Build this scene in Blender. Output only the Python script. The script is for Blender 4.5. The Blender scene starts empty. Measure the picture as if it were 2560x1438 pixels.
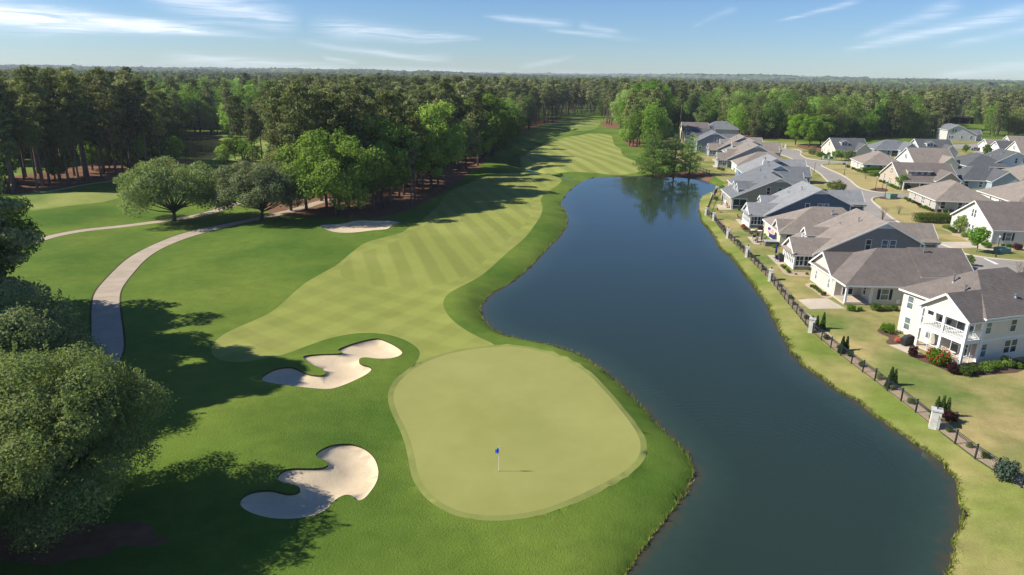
import bpy, math, random, colorsys
import numpy as np
from mathutils import Vector, Matrix
from mathutils.geometry import delaunay_2d_cdt
scene = bpy.context.scene
col = scene.collection
R = math.radians
# ------------------------------------------------------------------ camera
F = 1707.0; CH = 30.3
PITCH = math.atan((719-186)/F); ROLL = 0.0155
fw = np.array([0, math.cos(PITCH), -math.sin(PITCH)])
r0 = np.array([1., 0, 0]); u0 = np.cross(r0, fw)
rt = r0*math.cos(ROLL)+u0*math.sin(ROLL); up = u0*math.cos(ROLL)-r0*math.sin(ROLL)
cam = bpy.data.objects.new("camera", bpy.data.cameras.new("camera")); col.objects.link(cam)
cam.data.sensor_width = 36; cam.data.lens = 36*F/2560
cam.data.clip_start = 0.5; cam.data.clip_end = 30000
cam.matrix_world = Matrix([[rt[0], up[0], -fw[0], 0], [rt[1], up[1], -fw[1], 0], [rt[2], up[2], -fw[2], CH], [0, 0, 0, 1]])
scene.camera = cam
scene.view_settings.view_transform = 'Standard'; scene.view_settings.look = 'None'
scene.view_settings.exposure = 0.56; scene.view_settings.gamma = 1.0

def G(px, py, z=0.0):
    """where the sight line of a measured photo point meets the level z (survey of the ground plan)"""
    d = rt*(px-1280)/F+up*(719-py)/F+fw
    t = (z-CH)/d[2]
    return (float(d[0]*t), float(d[1]*t))
def GP(pts, z=0.0): return [G(p[0], p[1], z) for p in pts]

# ------------------------------------------------------------------ sun and sky
SUN_EL = R(38.7); SUN_AZ = R(1.7)
sun_dir = Vector((-math.cos(SUN_EL)*math.cos(SUN_AZ), -math.cos(SUN_EL)*math.sin(SUN_AZ), math.sin(SUN_EL)))
sd = bpy.data.lights.new("sun", 'SUN'); sd.energy = 5.0; sd.angle = R(0.5); sd.color = (1.0, 0.94, 0.83)
so = bpy.data.objects.new("sun", sd); col.objects.link(so)
so.rotation_euler = sun_dir.to_track_quat('Z', 'Y').to_euler(); so.location = (-100, 0, 120)
world = bpy.data.worlds.new("World"); scene.world = world; world.use_nodes = True
nt = world.node_tree; nt.nodes.clear()
class NB:
    """small node builder"""
    def __init__(s, t): s.t = t
    def n(s, typ, **k):
        nd = s.t.nodes.new(typ)
        for a, b in k.items(): setattr(nd, a, b)
        return nd
    def put(s, sock, v):
        if v is None: return
        if isinstance(v, bpy.types.NodeSocket): s.t.links.new(v, sock)
        else: sock.default_value = v
    def m(s, op, a, b=None, c=None, clamp=False):
        nd = s.n('ShaderNodeMath', operation=op); nd.use_clamp = clamp
        s.put(nd.inputs[0], a); s.put(nd.inputs[1], b); s.put(nd.inputs[2], c)
        return nd.outputs[0]
    def noise(s, vec, scale, detail=3, rough=.5, dist=0):
        nd = s.n('ShaderNodeTexNoise'); s.put(nd.inputs['Vector'], vec)
        nd.inputs['Scale'].default_value = scale; nd.inputs['Detail'].default_value = detail
        nd.inputs['Roughness'].default_value = rough; nd.inputs['Distortion'].default_value = dist
        return nd.outputs[0]
    def ramp(s, f, *st):
        nd = s.n('ShaderNodeValToRGB'); el = nd.color_ramp.elements
        while len(el) < len(st): el.new(.5)
        for e, (p, c) in zip(el, st):
            e.position = p; e.color = (c[0], c[1], c[2], 1) if isinstance(c, (tuple, list)) else (c, c, c, 1)
        s.put(nd.inputs[0], f); return nd.outputs[0]
    def mix(s, f, a, b, mode='MIX'):
        nd = s.n('ShaderNodeMixRGB', blend_type=mode)
        for i, v in enumerate((f, a, b)):
            if isinstance(v, (tuple, list)): v = tuple(v)+((1,) if len(v) == 3 else ())
            s.put(nd.inputs[i], v)
        return nd.outputs[0]
    def mapping(s, vec, loc=(0, 0, 0), rot=(0, 0, 0), sc=(1, 1, 1)):
        nd = s.n('ShaderNodeMapping'); s.put(nd.inputs[0], vec)
        nd.inputs[1].default_value = loc; nd.inputs[2].default_value = rot; nd.inputs[3].default_value = sc
        return nd.outputs[0]
w = NB(nt)
sky = w.n('ShaderNodeTexSky', sky_type='NISHITA'); sky.sun_disc = False
sky.sun_elevation = SUN_EL; sky.sun_rotation = R(270)-SUN_AZ
sky.altitude = 0; sky.air_density = 1.0; sky.dust_density = 0.0; sky.ozone_density = 4.0
tc = w.n('ShaderNodeTexCoord'); sep = w.n('ShaderNodeSeparateXYZ'); nt.links.new(tc.outputs['Generated'], sep.inputs[0])
az = w.m('ARCTAN2', sep.outputs[0], sep.outputs[1]); elv = w.m('ARCSINE', sep.outputs[2])
def sk(px, py):
    d = rt*(px-1280)/F+up*(719-py)/F+fw; d = d/np.linalg.norm(d)
    return math.atan2(d[0], d[1]), math.asin(d[2])
cv = w.n('ShaderNodeCombineXYZ'); w.put(cv.inputs[0], az); w.put(cv.inputs[1], elv)
wisp = w.noise(w.mapping(cv.outputs[0], sc=(10, 150, 1)), 1.0, 6, .66, .9)
wob = w.noise(w.mapping(cv.outputs[0], loc=(3, 1, 0), sc=(5, 18, 1)), 1.0, 3, .5)
elw = w.m('ADD', elv, w.m('MULTIPLY', w.m('SUBTRACT', wob, .5), .022))
mask = None
for (x0, y0, x1, y1, th0, th1, a) in [(-400, -5, 560, 84, 28, 8, .85), (-200, 20, 700, 100, 15, 7, .4), (-100, 75, 620, 60, 10, 14, .25), (330, -40, 760, 62, 30, 24, .68), (760, 62, 1210, 102, 20, 5, .5),
        (740, 103, 1140, 148, 6, 9, .34), (380, 146, 900, 178, 9, 13, .4), (880, 176, 1300, 184, 10, 6, .3), (800, 140, 900, 160, 5, 4, .3), (1200, 40, 1440, 60, 4, 9, .42), (1440, 60, 1560, 82, 9, 4, .3), (1340, 68, 1620, 100, 5, 4, .3),
        (2100, 124, 2640, 8, 6, 15, .5), (2130, 100, 2420, 0, 5, 16, .3), (1930, 58, 2180, -10, 3, 8, .33), (1720, 75, 1850, 20, 3, 9, .14), (2330, 118, 2640, 60, 5, 12, .2),
        (1290, 172, 1440, 138, 5, 5, .22), (2300, 200, 2640, 150, 8, 12, .22), (1380, 180, 1500, 183, 6, 6, .2)]:
    a0, e0 = sk(x0, y0); a1, e1 = sk(x1, y1); dx, dy = a1-a0, e1-e0; L2 = dx*dx+dy*dy
    t = w.m('ADD', w.m('MULTIPLY', w.m('SUBTRACT', az, a0), dx/L2), w.m('MULTIPLY', w.m('SUBTRACT', elw, e0), dy/L2), clamp=False)
    L = math.sqrt(L2)
    d = w.m('ADD', w.m('MULTIPLY', w.m('SUBTRACT', az, a0), -dy/L), w.m('MULTIPLY', w.m('SUBTRACT', elw, e0), dx/L))
    th = w.m('MAXIMUM', w.m('ADD', th0/F, w.m('MULTIPLY', t, (th1-th0)/F)), .0012)
    q = w.m('DIVIDE', d, th)
    g = w.m('EXPONENT', w.m('MULTIPLY', w.m('MULTIPLY', q, q), -1.0))
    en = w.m('MULTIPLY', w.m('MULTIPLY', t, 5.0, clamp=True), w.m('MULTIPLY', w.m('SUBTRACT', 1.0, t), 5.0, clamp=True))
    g = w.m('MULTIPLY', w.m('MULTIPLY', g, en), a)
    mask = g if mask is None else w.m('ADD', mask, g)
cm = w.m('MULTIPLY', mask, w.ramp(wisp, (.32, .12), (.68, 1.25)), clamp=True)
SKYK = 0.073
skc = w.mix(1.0, sky.outputs[0], (.69, .85, 1.12), 'MULTIPLY')
skyc = w.mix(cm, skc, (9.6, 10.4, 11.6))
bg = w.n('ShaderNodeBackground'); w.put(bg.inputs[0], skyc); bg.inputs[1].default_value = SKYK
wo = w.n('ShaderNodeOutputWorld'); nt.links.new(bg.outputs[0], wo.inputs[0])

# ------------------------------------------------------------------ tagging and mesh helpers
def tag(o, label=None, cat=None, group=None, kind=None):
    if label: o['label'] = label
    if cat: o['category'] = cat
    if group: o['group'] = group
    if kind: o['kind'] = kind
    return o
def empty(name, loc, rz=0, label=None, cat=None, group=None):
    o = bpy.data.objects.new(name, None); col.objects.link(o); o.empty_display_size = .5
    o.location = loc; o.rotation_euler = (0, 0, rz); return tag(o, label, cat, group)
class MB:
    def __init__(s): s.v = []; s.f = []; s.mi = []; s.k = 0
    def mat(s, k): s.k = k; return s
    def poly(s, pts):
        b = len(s.v); s.v += [tuple(p) for p in pts]; s.f.append(tuple(range(b, b+len(pts)))); s.mi.append(s.k); return s
    def faces(s, vs, fs):
        b = len(s.v); s.v += [tuple(p) for p in vs]; s.f += [tuple(b+i for i in f) for f in fs]; s.mi += [s.k]*len(fs); return s
    def box(s, x0, y0, z0, x1, y1, z1):
        return s.faces([(x0, y0, z0), (x1, y0, z0), (x1, y1, z0), (x0, y1, z0), (x0, y0, z1), (x1, y0, z1), (x1, y1, z1), (x0, y1, z1)],
                       [(0, 3, 2, 1), (4, 5, 6, 7), (0, 1, 5, 4), (1, 2, 6, 5), (2, 3, 7, 6), (3, 0, 4, 7)])
    def prism(s, pts, z0, z1, caps=True):
        n = len(pts)
        fs = [(i, (i+1) % n, n+(i+1) % n, n+i) for i in range(n)]
        if caps: fs += [tuple(range(n-1, -1, -1)), tuple(range(n, 2*n))]
        return s.faces([(p[0], p[1], z0) for p in pts]+[(p[0], p[1], z1) for p in pts], fs)
    def slab(s, quad, t):
        """thin plate: quad of 3-D points, thickened by t downwards along its normal"""
        a = [Vector(p) for p in quad]; n = (a[1]-a[0]).cross(a[2]-a[0]).normalized()
        if n.z < 0: a = a[::-1]; n = -n
        b = [p-n*t for p in a]; k = len(a)
        return s.faces([tuple(p) for p in a+b], [tuple(range(k)), tuple(range(2*k-1, k-1, -1))]+[(i, k+i, k+(i+1) % k, (i+1) % k) for i in range(k)])
    def beam(s, a, b, wd, h):
        """square bar from a to b"""
        a = Vector(a); b = Vector(b); d = (b-a).normalized(); sd_ = d.cross(Vector((0, 0, 1)))
        if sd_.length < .01: sd_ = Vector((1, 0, 0))
        sd_.normalize(); u_ = sd_.cross(d).normalized(); sd_ *= wd/2; u_ *= h/2
        P = [a-sd_-u_, a+sd_-u_, a+sd_+u_, a-sd_+u_, b-sd_-u_, b+sd_-u_, b+sd_+u_, b-sd_+u_]
        return s.faces([tuple(p) for p in P], [(0, 3, 2, 1), (4, 5, 6, 7), (0, 1, 5, 4), (1, 2, 6, 5), (2, 3, 7, 6), (3, 0, 4, 7)])
    def tube(s, path, n=8):
        """path: list of (x,y,z,r)"""
        b = len(s.v); m = len(path)
        for i, p in enumerate(path):
            a = Vector(path[max(0, i-1)][:3]); c = Vector(path[min(m-1, i+1)][:3]); d = (c-a).normalized()
            x = d.cross(Vector((0, 1, .01))).normalized(); y = d.cross(x).normalized()
            for k in range(n):
                an = 2*math.pi*k/n; q = Vector(p[:3])+(x*math.cos(an)+y*math.sin(an))*p[3]; s.v.append(tuple(q))
        for i in range(m-1):
            for k in range(n):
                s.f.append((b+i*n+k, b+i*n+(k+1) % n, b+(i+1)*n+(k+1) % n, b+(i+1)*n+k)); s.mi.append(s.k)
        s.f.append(tuple(b+k for k in range(n-1, -1, -1))); s.mi.append(s.k)
        s.f.append(tuple(b+(m-1)*n+k for k in range(n))); s.mi.append(s.k)
        return s
    def mesh(s, name, mats, smooth=False):
        me = bpy.data.meshes.new(name); me.from_pydata(s.v, [], s.f)
        for m_ in (mats if isinstance(mats, (list, tuple)) else [mats]): me.materials.append(m_)
        if len(me.materials) > 1: me.polygons.foreach_set('material_index', s.mi)
        if smooth: me.polygons.foreach_set('use_smooth', [True]*len(me.polygons))
        me.update(); return me
    def build(s, name, mats, parent=None, smooth=False):
        o = bpy.data.objects.new(name, s.mesh(name, mats, smooth)); col.objects.link(o)
        if parent: o.parent = parent
        return o

# ------------------------------------------------------------------ materials
def newmat(name):
    m_ = bpy.data.materials.new(name); m_.use_nodes = True; m_.node_tree.nodes.clear()
    b = NB(m_.node_tree); out = b.n('ShaderNodeOutputMaterial'); return m_, b, out
def bsdf(b, out, colr, rough=.8, spec=.3, bump=None, metal=0):
    p = b.n('ShaderNodeBsdfPrincipled')
    if isinstance(colr, (tuple, list)): colr = tuple(colr)+(1,)
    b.put(p.inputs['Base Color'], colr); b.put(p.inputs['Roughness'], rough); p.inputs['Specular IOR Level'].default_value = spec
    p.inputs['Metallic'].default_value = metal
    if bump is not None:
        bm = b.n('ShaderNodeBump'); bm.inputs['Strength'].default_value = bump[1]; bm.inputs['Distance'].default_value = bump[2]
        b.put(bm.inputs['Height'], bump[0]); b.t.links.new(bm.outputs[0], p.inputs['Normal'])
    b.t.links.new(p.outputs[0], out.inputs[0]); return p
def pos(b): return b.n('ShaderNodeNewGeometry').outputs['Position']
def objc(b): return b.n('ShaderNodeTexCoord').outputs['Object']
def sc3(c, k): return tuple(min(1, x*k) for x in c)
def plain(name, c, rough=.6, spec=.3, var=.12, scale=2.0, metal=0):
    m_, b, out = newmat(name); n = b.noise(objc(b), scale, 4, .6)
    bsdf(b, out, b.ramp(n, (.3, sc3(c, 1-var)), (.7, sc3(c, 1+var))), rough, spec, None, metal); return m_
def grass(name, c, dry, big=.06, contrast=.16, fine=.22, bump=.05, drymix=(.5, .75), fscale=6.0, stripe=None):
    """c: lawn colour, dry: colour of thinner patches; stripe = (angle, width, amount, cross amount)"""
    m_, b, out = newmat(name); P = pos(b)
    P = b.mapping(P, sc=(1, 1, .3)); n1 = b.noise(P, big, 4, .55); n2 = b.noise(P, .55, 5, .62, .3); n3 = b.noise(P, fscale, 3, .7)
    base = b.mix(b.ramp(n1, (drymix[0], 0), (drymix[1], 1)), c, dry)
    k = b.m('ADD', 1-contrast-fine/2+.0, b.m('ADD', b.m('MULTIPLY', n2, contrast*2), b.m('MULTIPLY', n3, fine)))
    if stripe:
        for ang, wd, amt, ph in stripe:
            wv = b.n('ShaderNodeTexNoise')
            sx = b.n('ShaderNodeSeparateXYZ'); b.put(sx.inputs[0], P)
            s_ = b.m('ADD', b.m('MULTIPLY', sx.outputs[0], math.cos(ang)), b.m('MULTIPLY', sx.outputs[1], math.sin(ang)))
            s_ = b.m('ADD', s_, b.m('MULTIPLY', b.noise(P, .05, 2), 1.6))
            s_ = b.m('SINE', b.m('ADD', b.m('MULTIPLY', s_, math.pi/wd), ph))
            s_ = b.m('MULTIPLY', s_, 3.0); s_ = b.m('MINIMUM', b.m('MAXIMUM', s_, -1.0), 1.0)
            amp = b.m('MULTIPLY', b.ramp(b.noise(P, .045, 2), (.3, .55), (.6, 1.0)), amt)
            k = b.m('ADD', k, b.m('MULTIPLY', s_, amp))
    cc = b.n('ShaderNodeCombineXYZ'); b.put(cc.inputs[0], k); b.put(cc.inputs[1], k); b.put(cc.inputs[2], k)
    colr = b.mix(1.0, base, cc.outputs[0], 'MULTIPLY')
    h = b.m('ADD', n3, b.m('MULTIPLY', b.noise(P, fscale*3, 2, .6), .6))
    bsdf(b, out, colr, .95, .08, (h, .9, bump)); return m_
M = {}
M['rough'] = grass('rough_grass', (.068, .132, .017), (.150, .205, .032), .040, .30, .40, .085, (.36, .64))
M['deep_rough'] = grass('deep_rough_grass', (.045, .085, .014), (.07, .11, .02), .08, .3, .5, .14)
M['fairway'] = grass('fairway_grass', (.215, .24, .055), (.27, .285, .078), .05, .10, .10, .012, stripe=[(R(15.5), 2.25, .095, 0.2)])
M['approach'] = grass('approach_grass', (.225, .25, .058), (.285, .29, .08), .05, .12, .12, .012, stripe=[(R(55), 2.6, .05, 0), (R(-28), 2.6, .05, 0)])
M['fairway_far'] = grass('far_fairway_grass', (.24, .265, .066), (.30, .30, .09), .04, .10, .08, .012, stripe=[(R(11), 3.3, .14, 1.1)])
M['green'] = grass('putting_green_grass', (.25, .255, .075), (.30, .298, .10), .10, .07, .07, .004, (.35, .75), 9.0)
M['collar'] = grass('collar_grass', (.205, .228, .064), (.235, .25, .075), .12, .10, .14, .02)
M['bank'] = grass('bank_grass', (.155, .205, .038), (.31, .275, .10), .11, .34, .40, .08, (.38, .68))
M['lawn'] = grass('yard_grass', (.140, .185, .045), (.34, .275, .115), .10, .40, .50, .05, (.36, .62), 4.0)
M['lawn_dry'] = grass('dry_yard_grass', (.37, .30, .13), (.24, .24, .08), .10, .28, .30, .03, (.5, .7))
M['field'] = grass('field_grass', (.13, .19, .038), (.25, .275, .075), .06, .24, .2, .04, (.40, .62))
def dirt(name, c1, c2, scale=1.2, bump=.08, rough=.95, c3=None, fine=9):
    m_, b, out = newmat(name); P = pos(b)
    n = b.noise(P, scale, 6, .7); f = b.noise(P, fine, 3, .7)
    cc = b.mix(b.m('MULTIPLY', f, .55), b.ramp(n, (.3, c1), (.68, c2)), c3 or sc3(c1, .6))
    bsdf(b, out, cc, rough, .1, (b.m('ADD', n, b.m('MULTIPLY', f, .4)), .8, bump)); return m_
M['straw'] = dirt('pine_straw', (.17, .085, .048), (.27, .15, .09), .5, .1)
M['mulch'] = dirt('bark_mulch', (.10, .06, .045), (.17, .11, .08), 3, .05)
M['rock_bed'] = dirt('pebble_bed', (.42, .32, .21), (.60, .47, .33), 5, .05, c3=(.25, .18, .12))
M['sand'] = dirt('bunker_sand', (.56, .45, .30), (.66, .54, .375), .6, .045, c3=(.46, .36, .235), fine=4)
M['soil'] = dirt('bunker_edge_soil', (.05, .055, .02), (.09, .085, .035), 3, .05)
M['bed'] = dirt('lake_bed', (.07, .06, .035), (.12, .10, .06), 1.5, .1)
M['shore'] = dirt('shore_soil', (.06, .05, .03), (.10, .085, .045), 2.5, .08)
def paved(name, c, joints=None, scale=.35, dark=.82):
    m_, b, out = newmat(name); P = pos(b)
    n = b.noise(P, scale, 5, .65); f = b.noise(P, 14, 3, .7); st = b.noise(P, 1.7, 4, .7)
    cc = b.ramp(n, (.3, sc3(c, dark)), (.7, sc3(c, 1.08)))
    cc = b.mix(b.m('MULTIPLY', b.ramp(st, (.55, 0), (.8, 1)), .25), cc, sc3(c, .6))
    cc = b.mix(b.m('MULTIPLY', f, .25), cc, sc3(c, .7))
    bsdf(b, out, cc, .9, .15, (f, .4, .01)); return m_
M['path'] = paved('path_concrete', (.44, .36, .27)); M['road'] = paved('asphalt', (.33, .30, .265), scale=.12)
M['conc'] = paved('concrete', (.54, .46, .36)); M['kerb'] = paved('kerb_concrete', (.58, .53, .43))
M['joint'] = plain('path_joint', (.16, .13, .10)); M['marking'] = plain('road_marking', (.75, .74, .70))

# ------------------------------------------------------------------ ground plan (surveyed outlines)
def chaikin(p, it=2, closed=True):
    p = np.array(p, float)
    for _ in range(it):
        q = np.roll(p, -1, 0) if closed else p[1:]
        a = p if closed else p[:-1]
        n = np.empty((2*len(a), 2)); n[0::2] = a*.75+q*.25; n[1::2] = a*.25+q*.75
        if not closed: n = np.vstack([p[:1], n, p[-1:]])
        p = n
    return p
def zz(pts, ox, oy, s): return [(ox+x/s, oy+y/s) for x, y in pts]
LZ = -0.9                                            # lake level
shoreL = [(1470, 446), (1440, 462), (1412, 487), (1403, 510), (1417, 535), (1420, 560), (1400, 590), (1375, 615), (1350, 640), (1328, 665), (1300, 690), (1270, 710), (1240, 728), (1215, 745), (1201, 765), (1199, 785), (1215, 812), (1245, 833), (1285, 847), (1340, 857), (1400, 870), (1440, 882), (1480, 905), (1515, 935), (1548, 962), (1580, 992), (1605, 1022), (1642, 1062), (1682, 1102), (1712, 1132), (1728, 1160), (1731, 1190), (1718, 1225), (1695, 1257), (1670, 1290), (1640, 1325), (1612, 1365), (1587, 1400), (1560, 1440), (1520, 1500), (1450, 1620), (1390, 1800)]
shoreR = [(2330, 1800), (2350, 1620), (2366, 1500), (2372, 1438), (2388, 1370), (2400, 1310), (2404, 1240), (2387, 1190), (2353, 1154), (2308, 1126), (2266, 1091), (2224, 1067), (2175, 1028), (2144, 1004), (2099, 980), (2064, 953), (2030, 931), (2000, 905), (1977, 877), (1965, 855), (1949, 829), (1933, 796), (1915, 760), (1900, 734), (1875, 706), (1862, 686), (1839, 656), (1820, 635), (1801, 622), (1784, 590), (1758, 556), (1746, 533), (1747, 510), (1751, 492), (1768, 484), (1786, 477), (1790, 465), (1772, 454), (1740, 447), (1700, 443), (1640, 441), (1560, 441), (1500, 443)]
lake = chaikin(GP(shoreL+shoreR, LZ), 2)
rs = np.random.RandomState(3)
seg = np.roll(lake, -1, 0)-lake; L = np.hypot(seg[:, 0], seg[:, 1]); out_ = []
for i in range(len(lake)):                           # refine and roughen the shoreline a little
    k = max(1, int(L[i]/max(.5, .01*np.hypot(*lake[i]))))
    for j in range(k):
        p = lake[i]+seg[i]*j/k; nrm = np.array([-seg[i][1], seg[i][0]])/max(L[i], 1e-6)
        t = p[0]*1.3+p[1]*.9
        wv = .07*math.sin(t*1.7)+.05*math.sin(t*3.9+1)+rs.normal()*.04
        out_.append(p+nrm*wv*(1 if i < len(lake)*.48 else 1.7))
lake = np.array(out_)
pond = chaikin(GP([(448, 347), (501, 344), (551, 349), (568, 362), (560, 378), (530, 398), (505, 405), (476, 398), (438, 397), (368, 396), (345, 388), (380, 362)], -.3), 2)
creek = np.array(GP([(1460, 449), (1400, 434), (1340, 424), (1300, 410), (1266, 402), (1280, 386), (1318, 369), (1355, 351), (1393, 334), (1430, 320)]))
B1 = zz([(245, 440), (255, 422), (330, 383), (430, 370), (480, 380), (530, 402), (590, 417), (650, 417), (672, 400), (640, 375), (580, 360), (530, 335), (512, 305), (560, 285), (640, 281), (710, 284), (765, 280), (772, 262), (740, 246), (760, 230), (830, 205), (930, 180), (1010, 170), (1060, 188), (1110, 213), (1152, 245), (1170, 275), (1150, 302), (1090, 320), (1000, 323), (930, 314), (888, 320), (880, 340), (905, 356), (950, 364), (970, 380), (940, 412), (870, 447), (800, 478), (740, 502), (680, 516), (600, 511), (480, 501), (370, 486), (280, 471), (248, 458)], 560, 780, 2.614)
B2 = zz([(103, 1280), (118, 1240), (170, 1210), (240, 1195), (320, 1193), (370, 1205), (420, 1216), (475, 1207), (505, 1188), (490, 1165), (440, 1150), (395, 1148), (355, 1132), (348, 1115), (380, 1085), (430, 1065), (520, 1060), (600, 1055), (665, 1042), (690, 1018), (655, 998), (608, 988), (600, 970), (640, 933), (690, 900), (750, 878), (830, 867), (900, 880), (952, 910), (992, 960), (1010, 1030), (1006, 1090), (985, 1140), (950, 1190), (920, 1226), (885, 1244), (852, 1236), (842, 1210), (800, 1204), (760, 1220), (710, 1255), (690, 1290), (650, 1326), (560, 1362), (430, 1380), (300, 1376), (190, 1347), (130, 1316)], 560, 780, 2.614)
B3 = zz([(78, 478), (110, 460), (200, 458), (300, 456), (380, 440), (440, 415), (540, 402), (700, 400), (830, 391), (920, 394), (990, 410), (950, 432), (900, 455), (870, 497), (830, 522), (760, 531), (640, 541), (520, 556), (400, 563), (270, 556), (160, 531), (100, 502)], 780, 460, 4.414)
greenp = chaikin(GP([(1230, 868), (1290, 868), (1350, 880), (1420, 905), (1470, 935), (1510, 975), (1545, 1015), (1580, 1060), (1603, 1100), (1600, 1140), (1565, 1175), (1500, 1210), (1420, 1250), (1340, 1278), (1260, 1289), (1190, 1287), (1130, 1272), (1080, 1240), (1045, 1190), (1034, 1120), (1018, 1070), (990, 1020), (981, 985), (995, 955), (1030, 925), (1080, 898), (1150, 877)]), 2)
def offset(p, d):
    a = np.roll(p, 1, 0); b = np.roll(p, -1, 0); t = b-a; n = np.stack([t[:, 1], -t[:, 0]], 1); n /= np.hypot(n[:, 0], n[:, 1])[:, None]
    ar = np.sum(p[:, 0]*np.roll(p[:, 1], -1)-np.roll(p[:, 0], -1)*p[:, 1])
    return p+n*d*(1 if ar > 0 else -1)
def ribbon(c, wd):
    c = chaikin(c, 2, False); t = np.gradient(c, axis=0); n = np.stack([-t[:, 1], t[:, 0]], 1); n /= np.hypot(n[:, 0], n[:, 1])[:, None]
    wd = np.interp(np.linspace(0, 1, len(c)), np.linspace(0, 1, len(wd)), wd)[:, None] if hasattr(wd, '__len__') else wd
    return np.vstack([c+n*wd/2, (c-n*wd/2)[::-1]])
collarp = offset(greenp, .55)
fairp = chaikin(GP([(555, 905), (600, 912), (640, 905), (700, 885), (760, 860), (830, 838), (900, 829), (960, 832), (1010, 845), (1045, 868), (1052, 890), (1035, 915), (1012, 940), (1000, 965), (1100, 960), (1245, 880), (1240, 864), (1190, 840), (1150, 817), (1120, 792), (1106, 765), (1112, 745), (1130, 730), (1160, 715), (1200, 690), (1240, 655), (1280, 620), (1320, 585), (1350, 550), (1358, 520), (1350, 500), (1358, 485), (1380, 470), (1402, 457), (1405, 448), (1380, 441), (1330, 436), (1280, 433), (1230, 438), (1170, 458), (1130, 478), (1105, 498), (1090, 520), (1060, 545), (1030, 562), (1005, 586), (960, 600), (910, 612), (870, 640), (845, 665), (800, 690), (760, 710), (720, 740), (680, 775), (620, 805), (570, 830), (535, 855), (525, 885)]), 2)
stripep = chaikin(GP([(845, 690), (862, 655), (905, 632), (960, 620), (1010, 600), (1050, 572), (1085, 540), (1110, 508), (1140, 485), (1180, 463), (1240, 444), (1300, 440), (1360, 445), (1390, 452), (1345, 475), (1328, 500), (1330, 545), (1290, 580), (1240, 625), (1190, 668), (1150, 700), (1100, 715), (980, 716), (880, 706)]), 2)
fair2p = chaikin(GP([(1335, 424), (1405, 429), (1480, 431), (1556, 434), (1625, 427), (1608, 410), (1573, 398), (1552, 384), (1555, 373), (1535, 364), (1533, 350), (1528, 337), (1488, 333), (1455, 336), (1410, 343), (1372, 358), (1322, 380), (1297, 398), (1305, 412)]), 2)
fair3p = chaikin(GP([(1425, 300), (1450, 291), (1495, 294), (1502, 308), (1492, 322), (1455, 330), (1425, 325)]), 2)
leftfair = chaikin(GP([(10, 515), (80, 502), (160, 497), (250, 480), (330, 470), (420, 452), (500, 434), (570, 418), (640, 408), (650, 425), (600, 445), (520, 465), (420, 485), (300, 505), (200, 520), (120, 532), (50, 538), (0, 530)]), 2)
leftgreen = chaikin(GP([(15, 522), (40, 513), (75, 512), (80, 520), (50, 527)]), 2)
field1 = GP([(-300, 455), (0, 447), (140, 425), (150, 408), (0, 414), (-300, 420)])
field2 = GP([(560, 405), (630, 370), (655, 349), (735, 349), (745, 372), (700, 388), (660, 400), (640, 418), (590, 422)])
pathA = GP([(120, 1010), (190, 965), (235, 930), (268, 890), (270, 850), (267, 810), (264, 765), (270, 728), (295, 690), (335, 652), (385, 620), (440, 597), (500, 579), (570, 563), (640, 552), (700, 537), (760, 520), (800, 508), (850, 497), (900, 490)])
pathB = GP([(-60, 650), (60, 617), (121, 597), (226, 575), (323, 562), (427, 551), (504, 536), (560, 522), (610, 510)])
pathC = GP([(-60, 506), (75, 484), (150, 474), (213, 460), (338, 441), (400, 430), (450, 418)])
straw1 = chaikin(GP([(-200, 510), (12, 490), (75, 480), (213, 456), (338, 438), (375, 424), (450, 412), (508, 408), (450, 396), (363, 396), (250, 405), (140, 423), (15, 447), (-200, 465)]), 1)
straw2 = chaikin(GP([(640, 520), (700, 545), (760, 540), (830, 545), (900, 548), (960, 540), (1020, 522), (1070, 502), (1115, 480), (1150, 452), (1175, 430), (1215, 405), (1240, 385), (1262, 352), (1310, 330), (1350, 312), (1400, 306), (1400, 296), (1250, 300), (1150, 320), (1050, 340), (950, 370), (850, 390), (760, 420), (690, 450), (650, 480)]), 2)
straw3 = chaikin(GP([(640, 340), (740, 340), (735, 350), (655, 350)]), 1)
straw4 = chaikin(GP([(1500, 309), (1506, 302), (1538, 305), (1552, 320), (1530, 322), (1515, 320)]), 2)
straw5 = chaikin(GP([(1562, 350), (1580, 342), (1605, 352), (1606, 368), (1588, 371), (1570, 367)]), 2)
straw6 = chaikin(GP([(1600, 436), (1656, 431), (1756, 429), (1782, 438), (1780, 449), (1706, 445), (1618, 441)]), 1)
straw7 = GP([(1830, 348), (1900, 347), (1992, 350), (1992, 335), (1830, 332)])
straw8 = chaikin(GP([(-100, 1340), (90, 1322), (160, 1290), (250, 1318), (330, 1300), (395, 1325), (372, 1342), (440, 1352), (385, 1372), (300, 1366), (270, 1392), (190, 1400), (120, 1420), (20, 1405), (-100, 1420)]), 1)
straw9 = chaikin(GP([(1990, 362), (2060, 366), (2060, 385), (2030, 378), (1995, 369)]), 1)
sandbank = chaikin(GP([(450, 347), (505, 344), (556, 348), (560, 340), (500, 334), (450, 338)]), 2)
pil = GP([(2700, 1300), (2560, 1228), (2335, 1063), (2028, 824), (1926, 697), (1868, 637), (1820, 590), (1785, 547), (1766, 532), (1780, 495), (1792, 479), (1812, 455), (1760, 429)])
bankp = GP([(2372, 2400)])+[tuple(p) for p in GP(shoreR[:34], LZ+.3)]+GP([(1800, 466), (1812, 455)])+pil[::-1][2:]+GP([(3000, 1480), (2900, 2400)])
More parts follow.
